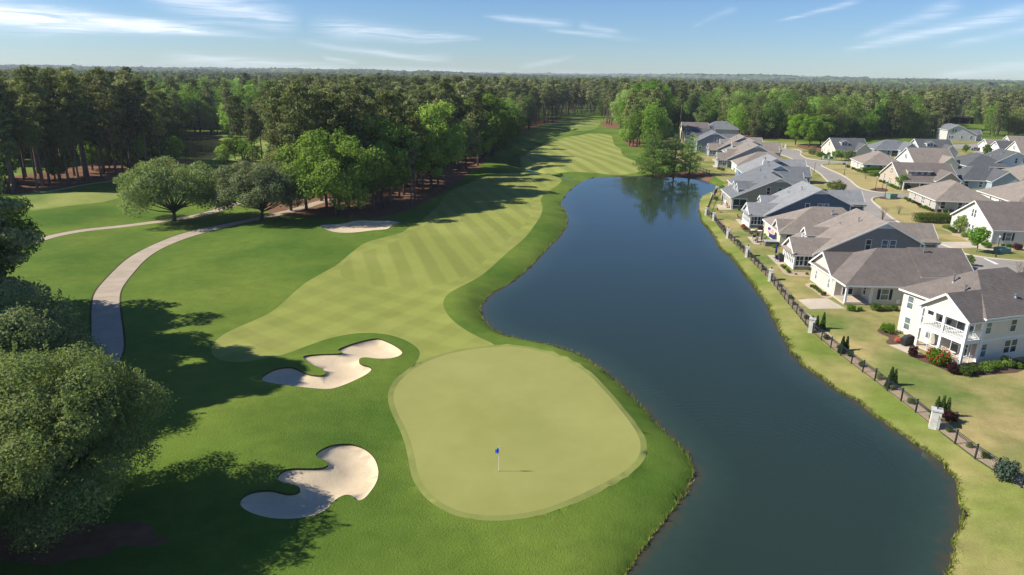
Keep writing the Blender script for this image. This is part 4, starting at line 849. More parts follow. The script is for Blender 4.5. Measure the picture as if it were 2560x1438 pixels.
for _x, _y, _s in ((-62.5, 64, 1.0), (-65, 58.5, .95), (-69, 55, 1.0), (-70, 61, 1.02)): tree('tallpine', 0, _x, _y, _s, _x, 'tall pine just outside the left edge, casting the long shadow over the cart path', 'tall pines outside the left edge', name='pine_tree')
tree('front2', 0, -31.0, 19.0, 1.1, 2.4, 'oak below the lower left corner that shades the mulch', name='oak_tree')
# broadleaf row on the straw beside the middle bunker
add_kind('rowA', *make_broad(401, 15.5, 8.8, .16, 22000, .48, 'row', .30, nb=60, lumpy=.27)); add_kind('rowB', *make_broad(402, 16.5, 6.6, .16, 15000, .48, 'row', .26, nb=50, lumpy=.28)); add_kind('rowC', *make_broad(403, 14.5, 5.6, .2, 9000, .48, 'olive', .26, nb=44, lumpy=.3))
for kd, px, py, sc, rz, lb in [('rowC', 728, 528, 1.05, 0, 'olive green tree just right of the grey green oak'), ('rowA', 838, 540, 1.18, .4, 'widest bright leaved tree at the front of the straw bed, above the bunker'), ('rowA', 872, 520, .93, 2.2, 'leafy tree close behind the widest one'),
        ('rowB', 956, 514, 1.3, .9, 'tall full tree right of the widest one on the straw bed'), ('rowB', 1010, 490, 1.15, 2.9, 'dark full tree in the middle of the straw bed'),
        ('rowB', 1078, 478, 1.42, 3.3, 'tall slender light green tree at the right end of the straw bed'), ('rowC', 1096, 466, 1.1, 1.3, 'pale green loose tree next to the fairway shadow'), ('rowB', 1206, 402, 1.4, 1.9, 'green tree at the fairway corner left of the creek'), ('rowA', 1232, 392, 1.25, .2, 'broad bright green tree above the creek ditch')]:
    x, y = G(px, py); tree(kd, 0, x, y, sc, rz, lb)
# big trees right of the far fairway
add_kind('bigB', *make_broad(405, 25, 11, .08, 20000, .6, 'bright', .5, nb=80, lumpy=.24))
x, y = G(1618, 340); tree('bigB', 0, x, y, 1.15, .3, 'largest bright green tree, right of the far fairway'); x, y = G(1572, 322); tree('bigB', 0, x, y, .95, 2.0, 'bright green tree left of and behind the largest one'); x, y = G(1648, 368)
tree('rowB', 0, x, y, .85, 1.0, 'dark green tree in front of the largest one, standing by the small straw patch')
# cypresses by the water
def cypress(seed, h, wd, n):
    rs = np.random.RandomState(seed); blobs = []; limbs = []
    for i in range(64):
        t = .13+.84*(i+.5)/64; env = wd*math.sin(min(1, (1.02-t)*1.5)*math.pi/2)**.9*(.5+.5*min(1, t*2.6)); a = i*2.4+rs.normal()*.3; rad = env*(.25+.75*rs.random_sample()); x, y, z = rad*math.cos(a), rad*math.sin(a), h*t-.10*rad
        q = .35+env*.26*(.6+.8*rs.random_sample()); blobs.append((x, y, z, q, q, q*.45)); limbs.append((x*1.05, y*1.05, z, max(.05, t-.05), .05))
    tm, P = trunk_mb(h*.98, .27, rs, .004, limbs, 8, .05); return tm.mesh('trunk', BK['dark'], True), quadmesh('crown', leaves(blobs, n, .34, seed, .6, .2, .2, 1.3), [LF['cypress']])
for sd_, px, py, h_, wd_, n_, lb in [(1, 1632, 436, 16.4, 6.2, 9000, 'left and fullest of the three feathery cypresses by the water'), (2, 1684, 437, 14.8, 4.3, 3300, 'middle cypress of the three by the water, thinnest crown'), (3, 1723, 436, 13.8, 4.8, 4200, 'right cypress of the three by the water, in front of the white pillar')]:
    add_kind('cyp%d' % sd_, *cypress(500+sd_, h_, wd_, n_)); x, y = G(px, py); tree('cyp%d' % sd_, 0, x, y, 1, sd_, lb, 'cypresses at the head of the lake', 'cypress_tree')
# leading pines of the left wood
for i, (px, py, sc) in enumerate([(12, 483, 1.05), (39, 480, 1.0), (108, 466, 1.08), (124, 458, 1.02), (214, 455, 1.06), (290, 438, 1.0), (62, 452, .95), (170, 447, .95), (330, 430, .92)]):
    x, y = G(px, py); tree('pine', i, x, y, sc, i*1.3, 'tall pine in the front row of the left wood with a bare trunk', 'front row pines of the left wood')
for i, (px, py, sc) in enumerate([(606, 398, .78), (632, 410, .72), (655, 398, .75), (690, 400, .85), (708, 398, .82), (722, 404, .84), (745, 402, .88)]):
    x, y = G(px, py); tree('pine', i+2, x, y, sc, i*2.1, 'pine in the loose clump right of the pond, clear of the wood', 'pines in the clump right of the pond')
for i, (px, py, sc) in enumerate([(570, 404, .95), (588, 398, 1.1), (612, 405, .9), (560, 410, .8), (640, 408, .85)]):
    x, y = G(px, py); tree('under', i, x, y, sc, i*2.0, 'low bushy tree at the right bank of the small pond', 'bushy trees at the small pond')
# --- the wood ---------------------------------------------------------------
clear = [GP([(-6000, 1500), (-1500, 505), (0, 497), (75, 482), (213, 458), (338, 440), (400, 428), (432, 398), (500, 360), (560, 350), (640, 345), (740, 345), (748, 376), (700, 396), (680, 440), (672, 470), (700, 520), (800, 543), (960, 530), (1068, 500), (1122, 468), (1155, 442), (1215, 408), (1245, 386), (1262, 357), (1310, 333), (1345, 313), (1402, 302), (1425, 289), (1500, 289), (1508, 309), (1552, 322), (1562, 345), (1566, 370), (1604, 374), (1652, 374), (1640, 350), (1655, 326), (1690, 318), (1800, 322), (1845, 345), (1925, 346), (1995, 352), (2060, 354), (2160, 348), (2250, 346), (2340, 347), (2370, 340), (2462, 341), (2500, 345), (4200, 350), (4200, 3500), (-6000, 3500)]),
         list(map(tuple, offset(pond, 4))), field1, field2, GP([(440, 350), (455, 336), (560, 336), (575, 352)]), GP([(2360, 309), (2450, 309), (2460, 341), (2370, 341)])]
clear = [np.array(c) for c in clear]
NP_ = np.random.RandomState(5)
def scatter(r0_, r1_, step, a0, a1):
    pts = []; r = r0_
    while r < r1_:
        s = step(r); na = int((a1-a0)*r/s)
        for k in range(na):
            a = a0+(k+.5+NP_.uniform(-.42, .42))*s/r; rr_ = r+NP_.uniform(-.42, .42)*s; pts.append((rr_*math.sin(a), rr_*math.cos(a)))
        r += s*.92
    return np.array(pts)
pts = scatter(150, 2600, lambda r: 6.9 if r < 330 else 7.6 if r < 560 else 9.5 if r < 900 else 13.5 if r < 1500 else 19, -.76, .74)
keep = np.ones(len(pts), bool)
for c in clear: keep &= ~inside(pts, c)
pts = pts[keep]; rad = np.hypot(pts[:, 0], pts[:, 1])
edge = np.minimum.reduce([pdist(pts, c) for c in clear]); ptz = hgt(pts)
# species: smooth patches of broadleaf among the pines, as in the photo
def patch(x, y): return math.sin(x*.021+1.3)*math.sin(y*.017-.4)+.6*math.sin(x*.05-y*.043)+.4*math.sin(y*.09+x*.02)
cam_px = lambda x, y: 1280+F*x/y
order = np.argsort(rad); NI = {'pine': 0, 'broad': 0, 'bright': 0, 'olive': 0, 'under': 0}; LIM = {'pine': 255, 'broad': 215, 'bright': 110, 'olive': 50, 'under': 150}
stuff = []
REGL = [(-1e9, 430, 'left wood beside the pond'), (430, 690, 'wood behind the pond'), (690, 1250, 'wood left of the long fairway'), (1250, 1560, 'wood ending the long fairway'), (1560, 1780, 'wood right of the far fairway'), (1780, 2060, 'wood behind the lakeside houses'), (2060, 2380, 'wood behind the street'), (2380, 1e9, 'wood at the right edge')]
KN = {'pine': 'tall dark pine in the ', 'broad': 'deep green tree in the ', 'bright': 'spring green tree in the ', 'olive': 'olive green tree in the ', 'under': 'low leafy tree beneath the '}
GN_ = {'pine': 'pines of the ', 'broad': 'deep green trees of the ', 'bright': 'spring green trees of the ', 'olive': 'olive trees of the ', 'under': 'low trees of the '}
for i in order:
    x, y = pts[i]; px = cam_px(x, y); r = rad[i]; pv = patch(x, y)+NP_.normal()*.35; e = edge[i]
    pb = .24
    if px < 430 and r < 330: pb = .10
    elif px < 720 and r > 290: pb = .72 if r < 900 else .45
    elif 690 < px < 1180: pb = .09 if r < 420 else .2
    elif 1180 < px < 1560 and r < 420: pb = .5
    elif 1560 < px < 1790: pb = .35
    elif 1790 < px < 2130 and r < 520: pb = .9
    elif 2130 < px < 2270: pb = .7
    elif 2270 < px < 2370: pb = .12
    elif px > 2370: pb = .6
    is_b = (.5+.28*pv) < pb+.02 if NP_.random_sample() < .75 else NP_.random_sample() < pb
    if is_b:
        u = NP_.random_sample(); kd = 'broad' if u < .62 else 'bright' if u < .82 else 'olive'
        if px < 720 and r > 290: kd = 'bright' if u < .8 else 'broad'
        sc = NP_.uniform(.74, 1.12)*(1.0 if px < 1780 or (px < 2300 and r < 560) else .86)
    else: kd = 'pine'; sc = NP_.choice([.62, .74, .84, .92, 1.0], p=[.12, .22, .28, .26, .12])*NP_.uniform(.95, 1.05)*(1.0 if px < 1780 else .92)*(1.08 if (px < 430 and r < 330) else 1)
    if r > 600: sc *= .92
    kinds = [(kd, sc)]
    if r < 420 and NP_.random_sample() < (.6 if not is_b else .1) and not (690 < px < 1250 and e < 22) and not (px < 430 and e < 7): kinds.append(('under', NP_.uniform(.7, 1.25)))
    for kd, sc in kinds:
        if kd == 'under': x += NP_.uniform(-2, 2); y += NP_.uniform(-2, 2)
        v = int(NP_.randint(0, 30)); rz = NP_.uniform(0, 6.28)
        if NI[kd] < LIM[kd] and r < 480 and e < 75:
            NI[kd] += 1; reg = [g for g in REGL if g[0] <= px < g[1]][0][2]
            dep = 'on the open edge of the' if e < 9 else 'just inside the edge of the' if e < 20 else 'in the middle of the' if e < 42 else 'deep in the'
            if kd == 'pine': KN['pine'] = ('short dark pine in the ' if sc < .72 else 'tall dark pine in the ' if sc > .93 else 'dark pine in the ')
            tree(kd, v, x, y, sc, rz, KN[kd].replace(' in the ', ' '+dep+' ').replace(' beneath the ', ' '+dep+' ')+reg, GN_[kd]+reg, z=ptz[i])
        else: stuff.append((kd, v % len(TREES[kd]), x, y, ptz[i]-.1, sc, rz))
print('trees', NI, 'stuff', len(stuff))
# far mass of the wood: one object of instanced trees
def forest_stuff(name, rows, label):
    keys = sorted({(k[0], k[1]) for k in rows}); kid = {k: i for i, k in enumerate(keys)}
    me = bpy.data.meshes.new(name); n = len(rows); me.vertices.add(n); me.vertices.foreach_set('co', np.array([(r[2], r[3], r[4]) for r in rows], np.float32).ravel())
    for nm_, ty, dat in (('kid', 'INT', [kid[(r[0], r[1])] for r in rows]), ('tsc', 'FLOAT', [r[5] for r in rows]), ('trz', 'FLOAT', [r[6] for r in rows])):
        at = me.attributes.new(nm_, ty, 'POINT'); at.data.foreach_set('value', dat)
    o = bpy.data.objects.new(name, me); col.objects.link(o); tag(o, label, 'wood', None, 'stuff')
    ng = bpy.data.node_groups.new('wood_nodes', 'GeometryNodeTree'); ng.interface.new_socket('Geometry', in_out='INPUT', socket_type='NodeSocketGeometry'); ng.interface.new_socket('Geometry', in_out='OUTPUT', socket_type='NodeSocketGeometry')
    gi = ng.nodes.new('NodeGroupInput'); go = ng.nodes.new('NodeGroupOutput'); jn = ng.nodes.new('GeometryNodeJoinGeometry')
    def attr(nm_, ty):
        a = ng.nodes.new('GeometryNodeInputNamedAttribute'); a.data_type = ty; a.inputs[0].default_value = nm_; return a.outputs[0]
    ki, ts, tz = attr('kid', 'INT'), attr('tsc', 'FLOAT'), attr('trz', 'FLOAT'); cx = ng.nodes.new('ShaderNodeCombineXYZ'); ng.links.new(tz, cx.inputs[2])
    for (kd, v), i in kid.items():
        cmp_ = ng.nodes.new('FunctionNodeCompare'); cmp_.data_type = 'INT'; cmp_.operation = 'EQUAL'; ng.links.new(ki, cmp_.inputs[2]); cmp_.inputs[3].default_value = i
        ip = ng.nodes.new('GeometryNodeInstanceOnPoints'); ng.links.new(gi.outputs[0], ip.inputs['Points']); ng.links.new(cmp_.outputs[0], ip.inputs['Selection'])
        t, c = TREES[kd][v]; j2 = ng.nodes.new('GeometryNodeJoinGeometry')
        for me_ in (c, t):
            ob = next(q for q in bpy.data.objects if q.data == me_); oi = ng.nodes.new('GeometryNodeObjectInfo'); oi.inputs[0].default_value = ob; oi.transform_space = 'ORIGINAL'; ng.links.new(oi.outputs['Geometry'], j2.inputs[0])
        ng.links.new(j2.outputs[0], ip.inputs['Instance']); ng.links.new(cx.outputs[0], ip.inputs['Rotation']); ng.links.new(ts, ip.inputs['Scale']); ng.links.new(ip.outputs[0], jn.inputs[0])
    ng.links.new(jn.outputs[0], go.inputs[0]); md = o.modifiers.new('wood', 'NODES'); md.node_group = ng; return o
# every variant must exist as an object before the mass refers to it
have = {q.data for q in bpy.data.objects if q.type == 'MESH'}
rows2 = []
for s_ in stuff:
    if TREES[s_[0]][s_[1]][1] in have: rows2.append(s_)
forest_stuff('distant_wood', rows2, 'endless mixed wood running back to the horizon')
# horizon woods: rolling canopy
mb = MB(); na, nr = 150, 26; vs = []; rs = np.random.RandomState(8); Rr = np.geomspace(2350, 15000, nr)
far = []
for i, r in enumerate(Rr):
    for j in range(na*(3 if i < 8 else 2)//2):
        pass
far = []; r = 2300.0
while r < 13000:
    s = 26*(r/2300)**.8; nn_ = int(1.56*r/s)
    for k in range(nn_):
        a = -.79+(k+.5+rs.uniform(-.4, .4))*s/r; rr_ = r+rs.uniform(-.4, .4)*s; x, y = rr_*math.sin(a), rr_*math.cos(a)
        zt = 20+7*sm(np.array((rr_-1500)/3500))+9*(math.sin(a*7+r*.0008)+.6*math.sin(a*19+r*.0013)+.4*math.sin(a*43-r*.002))*min(1, r/5000)+rs.uniform(-3, 4)+(14*math.exp(-((a-.30)/.12)**2) if r > 6000 else 0)
        far.append((x, y, float(zt)-s*.30, s*.72, s*.72, s*.33))
    r += s*1.1
B_ = np.array(far); sph = []
for lat in (-.2, .35, .85):
    for k in range(7): a = 2*math.pi*(k+.5*(lat > 0))/7; sph.append((math.cos(lat)*math.cos(a), math.cos(lat)*math.sin(a), math.sin(lat)))
sph.append((0, 0, 1)); sph = np.array(sph)
ff = [(k, (k+1) % 7, 7+(k+1) % 7, 7+k) for k in range(7)]+[(7+k, 7+(k+1) % 7, 14+(k+1) % 7, 14+k) for k in range(7)]+[(14+k, 14+(k+1) % 7, 21) for k in range(7)]
Vf = (B_[:, None, :3]+sph[None]*B_[:, None, 3:6]*(1+.25*rs.normal(size=(len(B_), 22, 1)))).reshape(-1, 3)
Ff = []
for b in range(len(B_)): Ff += [tuple(b*22+i for i in f) for f in ff]
me = bpy.data.meshes.new('horizon_wood'); me.from_pydata(Vf.tolist(), [], Ff); me.materials.append(LF['farb']); me.materials.append(LF['farp'])
mi = np.repeat((rs.random_sample(len(B_)) < .7).astype(np.int32), len(ff)); me.polygons.foreach_set('material_index', mi); me.update()
o = bpy.data.objects.new('horizon_wood', me); col.objects.link(o); tag(o, 'low wooded hills along the horizon', 'wood', None, 'stuff')

# ------------------------------------------------------------------ fence, pillars
M['iron'] = plain('black_iron', (.035, .042, .052), .4, .4, .1, 3, .3); M['stone'] = plain('painted_stone', (.62, .60, .54), .85, .15, .18, 1.6); M['cap'] = plain('stone_cap', (.50, .49, .45), .85, .1, .15, 3)
def pillar(px, py, label, tall=1.95, rz=-.5, w_=.78):
    x, y = G(px, py); r = empty('stone_pillar', (x, y, hz(x, y)-.05), rz, label, 'pillar', 'pillars along the lake fence')
    m_ = MB(); m_.prism([(-w_/2, -w_/2), (w_/2, -w_/2), (w_/2, w_/2), (-w_/2, w_/2)], 0, tall-.14); m_.build('shaft', M['stone'], r)
    m_ = MB(); m_.prism([(-w_/2-.07, -w_/2-.07), (w_/2+.07, -w_/2-.07), (w_/2+.07, w_/2+.07), (-w_/2-.07, w_/2+.07)], tall-.137, tall); m_.build('cap', M['cap'], r)
    m_ = MB(); m_.tube([(0, 0, tall, .05), (0, 0, tall+.12, .03), (0, 0, tall+.14, .10), (0, 0, tall+.30, .11), (0, 0, tall+.36, .03)], 8); m_.build('lantern', M['iron'], r)
    return (x, y)
PL = [('wide weathered pillar with dark lantern nearest the camera, a red bush behind it', 2335, 1063), ('white pillar left of the first pair of slim evergreens', 2028, 824), ('white pillar opposite the pebble bed of the taupe house', 1926, 697),
      ('white pillar opposite the crowded patio with the tub', 1868, 637), ('white pillar opposite the grey roofed sunroom', 1820, 590), ('white pillar at the fence bend below the orange chair', 1785, 547), ('white pillar at the lake bend, top end of the short fence run', 1766, 532),
      ('small white pillar by the shrubs where the pebble strip ends', 1780, 497), ('narrow white pillar farthest up the lake curve beside green shrubs', 1792, 478), ('white pillar alone behind the cypress trunks', 1719, 419)]
pc_ = [pillar(a[1], a[2], a[0], 1.95 if a[1] > 1800 else 1.8, w_=.78 if a[1] > 2300 else .66) for a in PL]
x, y = G(1963, 371); pillar(1963, 371, 'lone white pillar by the turning circle at the end of the street', 2.2)
def fence(a, b, label):
    a = np.array(a); b = np.array(b); L_ = np.hypot(*(b-a)); t = (b-a)/L_; a = a+t*.4; b = b-t*.4; L_ -= .8; n = max(1, round(L_/2.3)); P = [a+(b-a)*i/n for i in range(n+1)]; z = [hz(*p) for p in P]
    r = empty('iron_fence', (P[0][0], P[0][1], z[0]), 0, label, 'fence', 'black iron fence runs along the lake'); o = P[0]; z0 = z[0]; H_ = 1.28
    Q = [(p[0]-o[0], p[1]-o[1], zz_-z0) for p, zz_ in zip(P, z)]
    pm = MB(); pm.box(-.05, -.05, -.1, .05, .05, H_+.12); pm.box(-.065, -.065, H_+.12, .065, .065, H_+.17); pme = pm.mesh('post', M['iron'])
    for q in Q: child('post', pme, r, q, math.atan2(t[1], t[0]))
    ra = MB(); pk = MB()
    for i in range(n):
        q0, q1 = Vector(Q[i]), Vector(Q[i+1])
        for hh in (.12, H_-.16, H_): ra.beam(q0+Vector((0, 0, hh)), q1+Vector((0, 0, hh)), .035, .045)
        m_ = int((q1-q0).length/.14)
        for k in range(1, m_): c = q0.lerp(q1, k/m_); pk.beam(c+Vector((0, 0, .1)), c+Vector((0, 0, H_)), .017, .017)
    ra.build('rail', M['iron'], r); pk.build('pickets', M['iron'], r)
ends = [G(2700, 1330)]+pc_[:9]
FL = ['black iron fence run from the near pillar out of the frame', 'longest black iron fence run with slim evergreens behind it', 'black iron fence run beside the bare patio', 'black iron fence run past the pebble bed of the taupe house', 'black iron fence run below the crowded patio', 'black iron fence run below the grey roofed sunroom', 'short black iron fence run at the fence bend', 'black iron fence run along the pebble strip', 'farthest black iron fence run on the lake curve']
for i in range(len(ends)-1): fence(ends[i], ends[i+1], FL[i])
fence(pc_[9], G(1775, 437), 'black iron fence run behind the cypresses'); fence(G(1690, 409), pc_[9], 'black iron fence run left of the lone pillar behind the cypresses')

# ------------------------------------------------------------------ shrubs, hedges
SH = {}
def shrubmesh(kind, seed, n=1500, size=.13, flat=.85, tall=1.0, lump=10):
    rs = np.random.RandomState(seed); bl = [(0, 0, .48*tall, .62, .62, .5*tall)]
    for i in range(lump): a = i*2.4; z = .25+.55*rs.random_sample(); r_ = .62*math.sqrt(max(.05, 1-(z-.3)**2*1.8)); bl.append((r_*math.cos(a)*.8, r_*math.sin(a)*.8, z*tall, .34, .34, .3*tall))
    V_ = leaves(bl, n, size, seed, .8, .7, .2); V_[:, 2] = np.maximum(V_[:, 2], 0); return quadmesh('shrub', V_, [LF[kind]])
for k_ in ('box', 'plum', 'olive', 'orange', 'broad', 'spruce', 'twig', 'hedge'): SH[k_] = [shrubmesh(k_, 700+i) for i in range(2)]
V1 = leaves([(0, 0, .5, .85, .85, .5), (.4, .2, .5, .5, .5, .45), (-.4, .1, .45, .5, .5, .4)], 2200, .13, 5, .8, .6); V2 = leaves([(0, 0, .5, .95, .95, .55), (.4, .2, .55, .5, .5, .5), (-.4, .1, .5, .5, .5, .45)], 330, .11, 6, .9, .92)
SH['rose'] = [quadmesh('shrub', np.vstack([V1, V2]), [LF['box'], LF['rose']], np.r_[np.zeros(2200), np.ones(330)])]
NMS = {'box': 'round_shrub', 'plum': 'purple_shrub', 'olive': 'olive_shrub', 'orange': 'azalea_shrub', 'broad': 'green_shrub', 'rose': 'rose_bush', 'spruce': 'blue_conifer', 'twig': 'bare_shrub', 'hedge': 'round_shrub'}
def shrub(px, py, r_, kind, label, group=None, tall=1.0, xy=None):
    x, y = xy or G(px, py); o = bpy.data.objects.new(NMS[kind], SH[kind][int(px*7+py) % len(SH[kind])]); col.objects.link(o); o.location = (x, y, hz(x, y)-.03); o.scale = (r_*1.1, r_*1.1, r_*1.25*tall); o.rotation_euler = (0, 0, px); return tag(o, label, 'shrub', group)
def row(pts, r_, kind, label, group):
    for i, p in enumerate(pts): shrub(p[0], p[1], r_*(.85+.3*((i*37) % 10)/10), kind, label, group)
shrub(2218, 831, 1.0, 'box', 'big round green shrub at the left corner of the two-storey house'); shrub(2244, 855, .5, 'orange', 'orange azalea beside the covered grill')
shrub(2281, 892, .62, 'plum', 'dark purple bush left of the red roses', tall=1.7); shrub(2345, 910, 1.35, 'rose', 'rose bush full of red flowers in front of the screened porch'); shrub(2382, 934, .75, 'plum', 'dark purple bush right of the red roses')
for px, py, r_, lb in [(2411, 938, .85, 'bright green shrub at the front corner of the porch'), (2434, 933, .75, 'bright green shrub, second right of the porch corner'), (2463, 929, .85, 'loose bright green shrub, third right of the porch corner'), (2489, 922, .72, 'darker round shrub under the first ground floor window'), (2515, 917, .9, 'tall darker shrub next to the double window'), (2545, 921, .5, 'low shrub under the double window')]: shrub(px, py, r_, 'box' if px < 2470 else 'broad', lb)
row([(2029.7, 718), (2037.4, 722), (2044, 726.5), (2049, 731), (2058, 738)], .46, 'box', 'small clipped ball in the pebble bed beside the corner porch house', 'clipped balls beside the corner porch house')
for px, r_, kd, lb in [(2127, .72, 'box', 'round shrub at the corner porch post'), (2150, .45, 'box', 'small shrub between two larger ones before the corner porch'), (2189, .85, 'box', 'largest round shrub before the shuttered window'), (2213, .65, 'olive', 'brownish shrub right of the largest round one'), (2233, .7, 'broad', 'green shrub nearest the two-storey house on the corner porch side')]: shrub(px, 777, r_, kd, lb)
row([(1955, 668), (1961.5, 673), (1968, 678), (1972, 683)], .45, 'box', 'small clipped ball in the pebble bed below the taupe sunroom', 'clipped balls below the taupe sunroom'); row([(1989, 687), (2017, 687)], .28, 'olive', 'tiny plant in the pebbles at the front of the taupe sunroom', 'tiny plants at the taupe sunroom')
row([(1932, 614), (1935, 619)], .5, 'box', 'round shrub behind the outdoor tub', 'shrubs behind the outdoor tub')
shrub(1863, 574, .55, 'box', 'yellow green shrub at the corner of the slate blue house'); shrub(1883, 580, .5, 'box', 'round shrub under the big panes of the slate blue house'); shrub(1858, 567, .5, 'orange', 'red flowering shrub left of the slate blue sunroom'); shrub(1903, 579, .9, 'plum', 'wide purple bush between the slate blue and cream houses')
shrub(1849, 527, .62, 'box', 'round shrub before the dark screened porch'); shrub(1813, 499, .85, 'box', 'square cut green shrub behind the navy umbrella', tall=1.1); shrub(1789, 500, .7, 'broad', 'dark shrub next to the pebble strip pillar', tall=1.3); shrub(1803, 470, 1.1, 'broad', 'large green shrub behind the narrow white pillar'); shrub(1812, 474, .8, 'box', 'yellow green shrub right of the narrow white pillar')
row([(1797, 424), (1806, 427), (1838, 428), (1849, 430), (1811, 417), (1823, 419)], .85, 'broad', 'green shrub in the garden of the white hip roofed house', 'garden shrubs by the white hip roofed house')
row([(1752, 378), (1760, 379), (1770, 380), (1775, 378)], .9, 'olive', 'garden shrub in front of the slate grey house', 'shrubs in front of the slate grey house')
shrub(2094, 479, 2.5, 'olive', 'large olive and rust coloured bush at the kerb bend', tall=.95); shrub(2076, 470, 1.3, 'broad', 'dark bush left of the large olive one')
row([(2110, 412), (2120, 419), (2133, 424), (2140, 427), (2146, 430)], .8, 'box', 'low green shrub along the side wall of the low tan roofed house', 'shrub row beside the low tan roofed house')
row([(2201, 456), (2210, 459), (2217, 462), (2223, 465), (2229, 468), (2236, 471), (2243, 473)], .75, 'box', 'low green shrub along the side of the craftsman house', 'shrub row beside the craftsman house'); shrub(2267, 474, 1.1, 'box', 'yellow green shrub at the craftsman porch')
row([(2264, 499), (2272, 504), (2283, 508), (2302, 519), (2311, 522), (2321, 526)], .7, 'box', 'round green shrub along the long white side wall', 'green shrubs along the long white side wall'); row([(2291, 510), (2297, 514), (2330, 529)], .6, 'plum', 'purple shrub between the green ones along the long white side wall', 'purple shrubs along the long white side wall')
shrub(2347, 531, .6, 'plum', 'purple shrub under the first front window behind the long hedge'); shrub(2363, 532, .7, 'box', 'green shrub between two purple ones behind the long hedge'); shrub(2378, 531, .6, 'plum', 'purple shrub at the screened porch behind the long hedge')
row([(2361, 570), (2370, 573), (2379, 578), (2386, 582)], .8, 'box', 'green shrub at the foot of the big white gable', 'shrubs at the foot of the big white gable'); shrub(2410, 593, .85, 'box', 'dark round shrub beside the driveway end'); shrub(2467, 620, .9, 'box', 'dark round shrub at the corner of the big white house'); shrub(2542, 625, 1.0, 'plum', 'purple shrub under the shuttered windows at the right edge')
row([(2507, 617), (2520, 619), (2528, 620)], .5, 'box', 'small bright plant by the front wall of the big white house', 'small plants by the front wall of the big white house')
row([(2064, 392), (2072, 389), (2085, 392), (2057, 388)], 1.0, 'box', 'shrub in front of the pale yellow cottage', 'shrubs in front of the pale yellow cottage'); shrub(2030, 387, 2.0, 'olive', 'pale grey green bush on the street corner', tall=1.1); shrub(2049, 392, 1.7, 'broad', 'green bush between the pale bush and the cottage')
row([(2410, 348), (2416, 348), (2421, 348), (2427, 348), (2433, 348)], 1.0, 'broad', 'clipped shrub in front of the lone white house', 'shrubs in front of the lone white house')
shrub(2512, 1196, 1.05, 'spruce', 'blue green conifer growing through the fence near the lower right', tall=1.3)
def thuja(px, py, spires, label):
    x, y = G(px, py); bl = []
    for (dx, dy, h_, w_) in spires:
        for k in range(7): t = k/6; bl.append((dx, dy, .1+h_*t*.86, w_*(1-t*.72), w_*(1-t*.72), h_*.13))
    V_ = leaves(bl, 1500*len(spires), .12, int(px), .9, .75, .5); V_[:, 2] = np.maximum(V_[:, 2], 0); o = bpy.data.objects.new('slim_evergreen', quadmesh('slim_evergreen', V_, [LF['thuja']])); col.objects.link(o); o.location = (x, y, hz(x, y)); tag(o, label, 'evergreen', 'slim evergreens behind the fence')
thuja(2050, 820, [(-.45, .1, 1.75, .42), (.25, -.1, 2.25, .42)], 'pair of slim evergreens beside the second pillar'); thuja(2111, 873, [(-.35, -.1, 1.9, .42), (.3, .2, 1.8, .36), (-.6, -.5, 1.3, .38)], 'clump of three slim evergreens in the middle of the longest fence run')
thuja(2228, 962, [(-.1, .1, 2.0, .45), (.25, 0, 1.8, .4), (-.6, -.5, 1.1, .4)], 'clump of slim evergreens nearest the purple and red bushes lawn'); thuja(2352, 1040, [(-.4, .2, 1.9, .38), (.05, .1, 2.0, .38), (.5, 0, 1.9, .36)], 'clump of slim evergreens behind the near pillar'); shrub(2372, 1052, .85, 'plum', 'dark red bush behind the near pillar')
rs = np.random.RandomState(21); segn = ['nearest the frame edge', 'behind the longest run', 'beside the bare patio', 'opposite the taupe house', 'below the crowded patio', 'below the grey roofed sunroom']
for i in range(6):
    a, b = np.array(ends[i]), np.array(ends[i+1]); t = (b-a)/np.hypot(*(b-a)); n = np.array([-t[1], t[0]]); n = n if n[0] > 0 else -n
    for k in np.arange(1.5, np.hypot(*(b-a))-1, 2.1 if i in (0, 4, 3) else 3.0):
        p = a+t*(k+rs.uniform(-.5, .5))+n*rs.uniform(.5, .95); shrub(k*13+i, k*7, rs.uniform(.28, .48), 'box' if rs.random_sample() < .6 else 'olive', 'small plant in the bed behind the iron fence '+segn[i], 'bed plants behind the fence '+segn[i], xy=(p[0], p[1]))
def hedge(p0, p1, wd, h_, label, kind='hedge'):
    a, b = np.array(G(*p0)), np.array(G(*p1)); L_ = np.hypot(*(b-a)); bl = []; n = int(L_/.7)+1; rs = np.random.RandomState(int(L_*10))
    for i in range(n+1):
        for v in (-.5, 0, .5):
            for z in (.3, .72): bl.append((L_*i/n, v*wd*.8, h_*z+rs.normal()*.05, .55, wd*.3, h_*.27))
    V_ = leaves(bl, int(L_*1500), .15, 3, .9, .85, .3); V_[:, 2] = np.clip(V_[:, 2], 0, h_*1.08)
    o = bpy.data.objects.new('clipped_hedge', quadmesh('clipped_hedge', V_, [LF[kind]])); col.objects.link(o); o.location = (a[0], a[1], hz(*a)); o.rotation_euler = (0, 0, math.atan2(b[1]-a[1], b[0]-a[0])); tag(o, label, 'hedge')
hedge((2290, 555), (2378, 556), 2.4, 2.1, 'long clipped hedge between the dry lawn and the big white gable'); hedge((2156, 434), (2206, 430), 2.0, 1.9, 'rear of the two clipped hedges by the low tan roofed house'); hedge((2174, 441), (2204, 440), 2.0, 1.8, 'front and shorter of the two clipped hedges by the low tan roofed house')
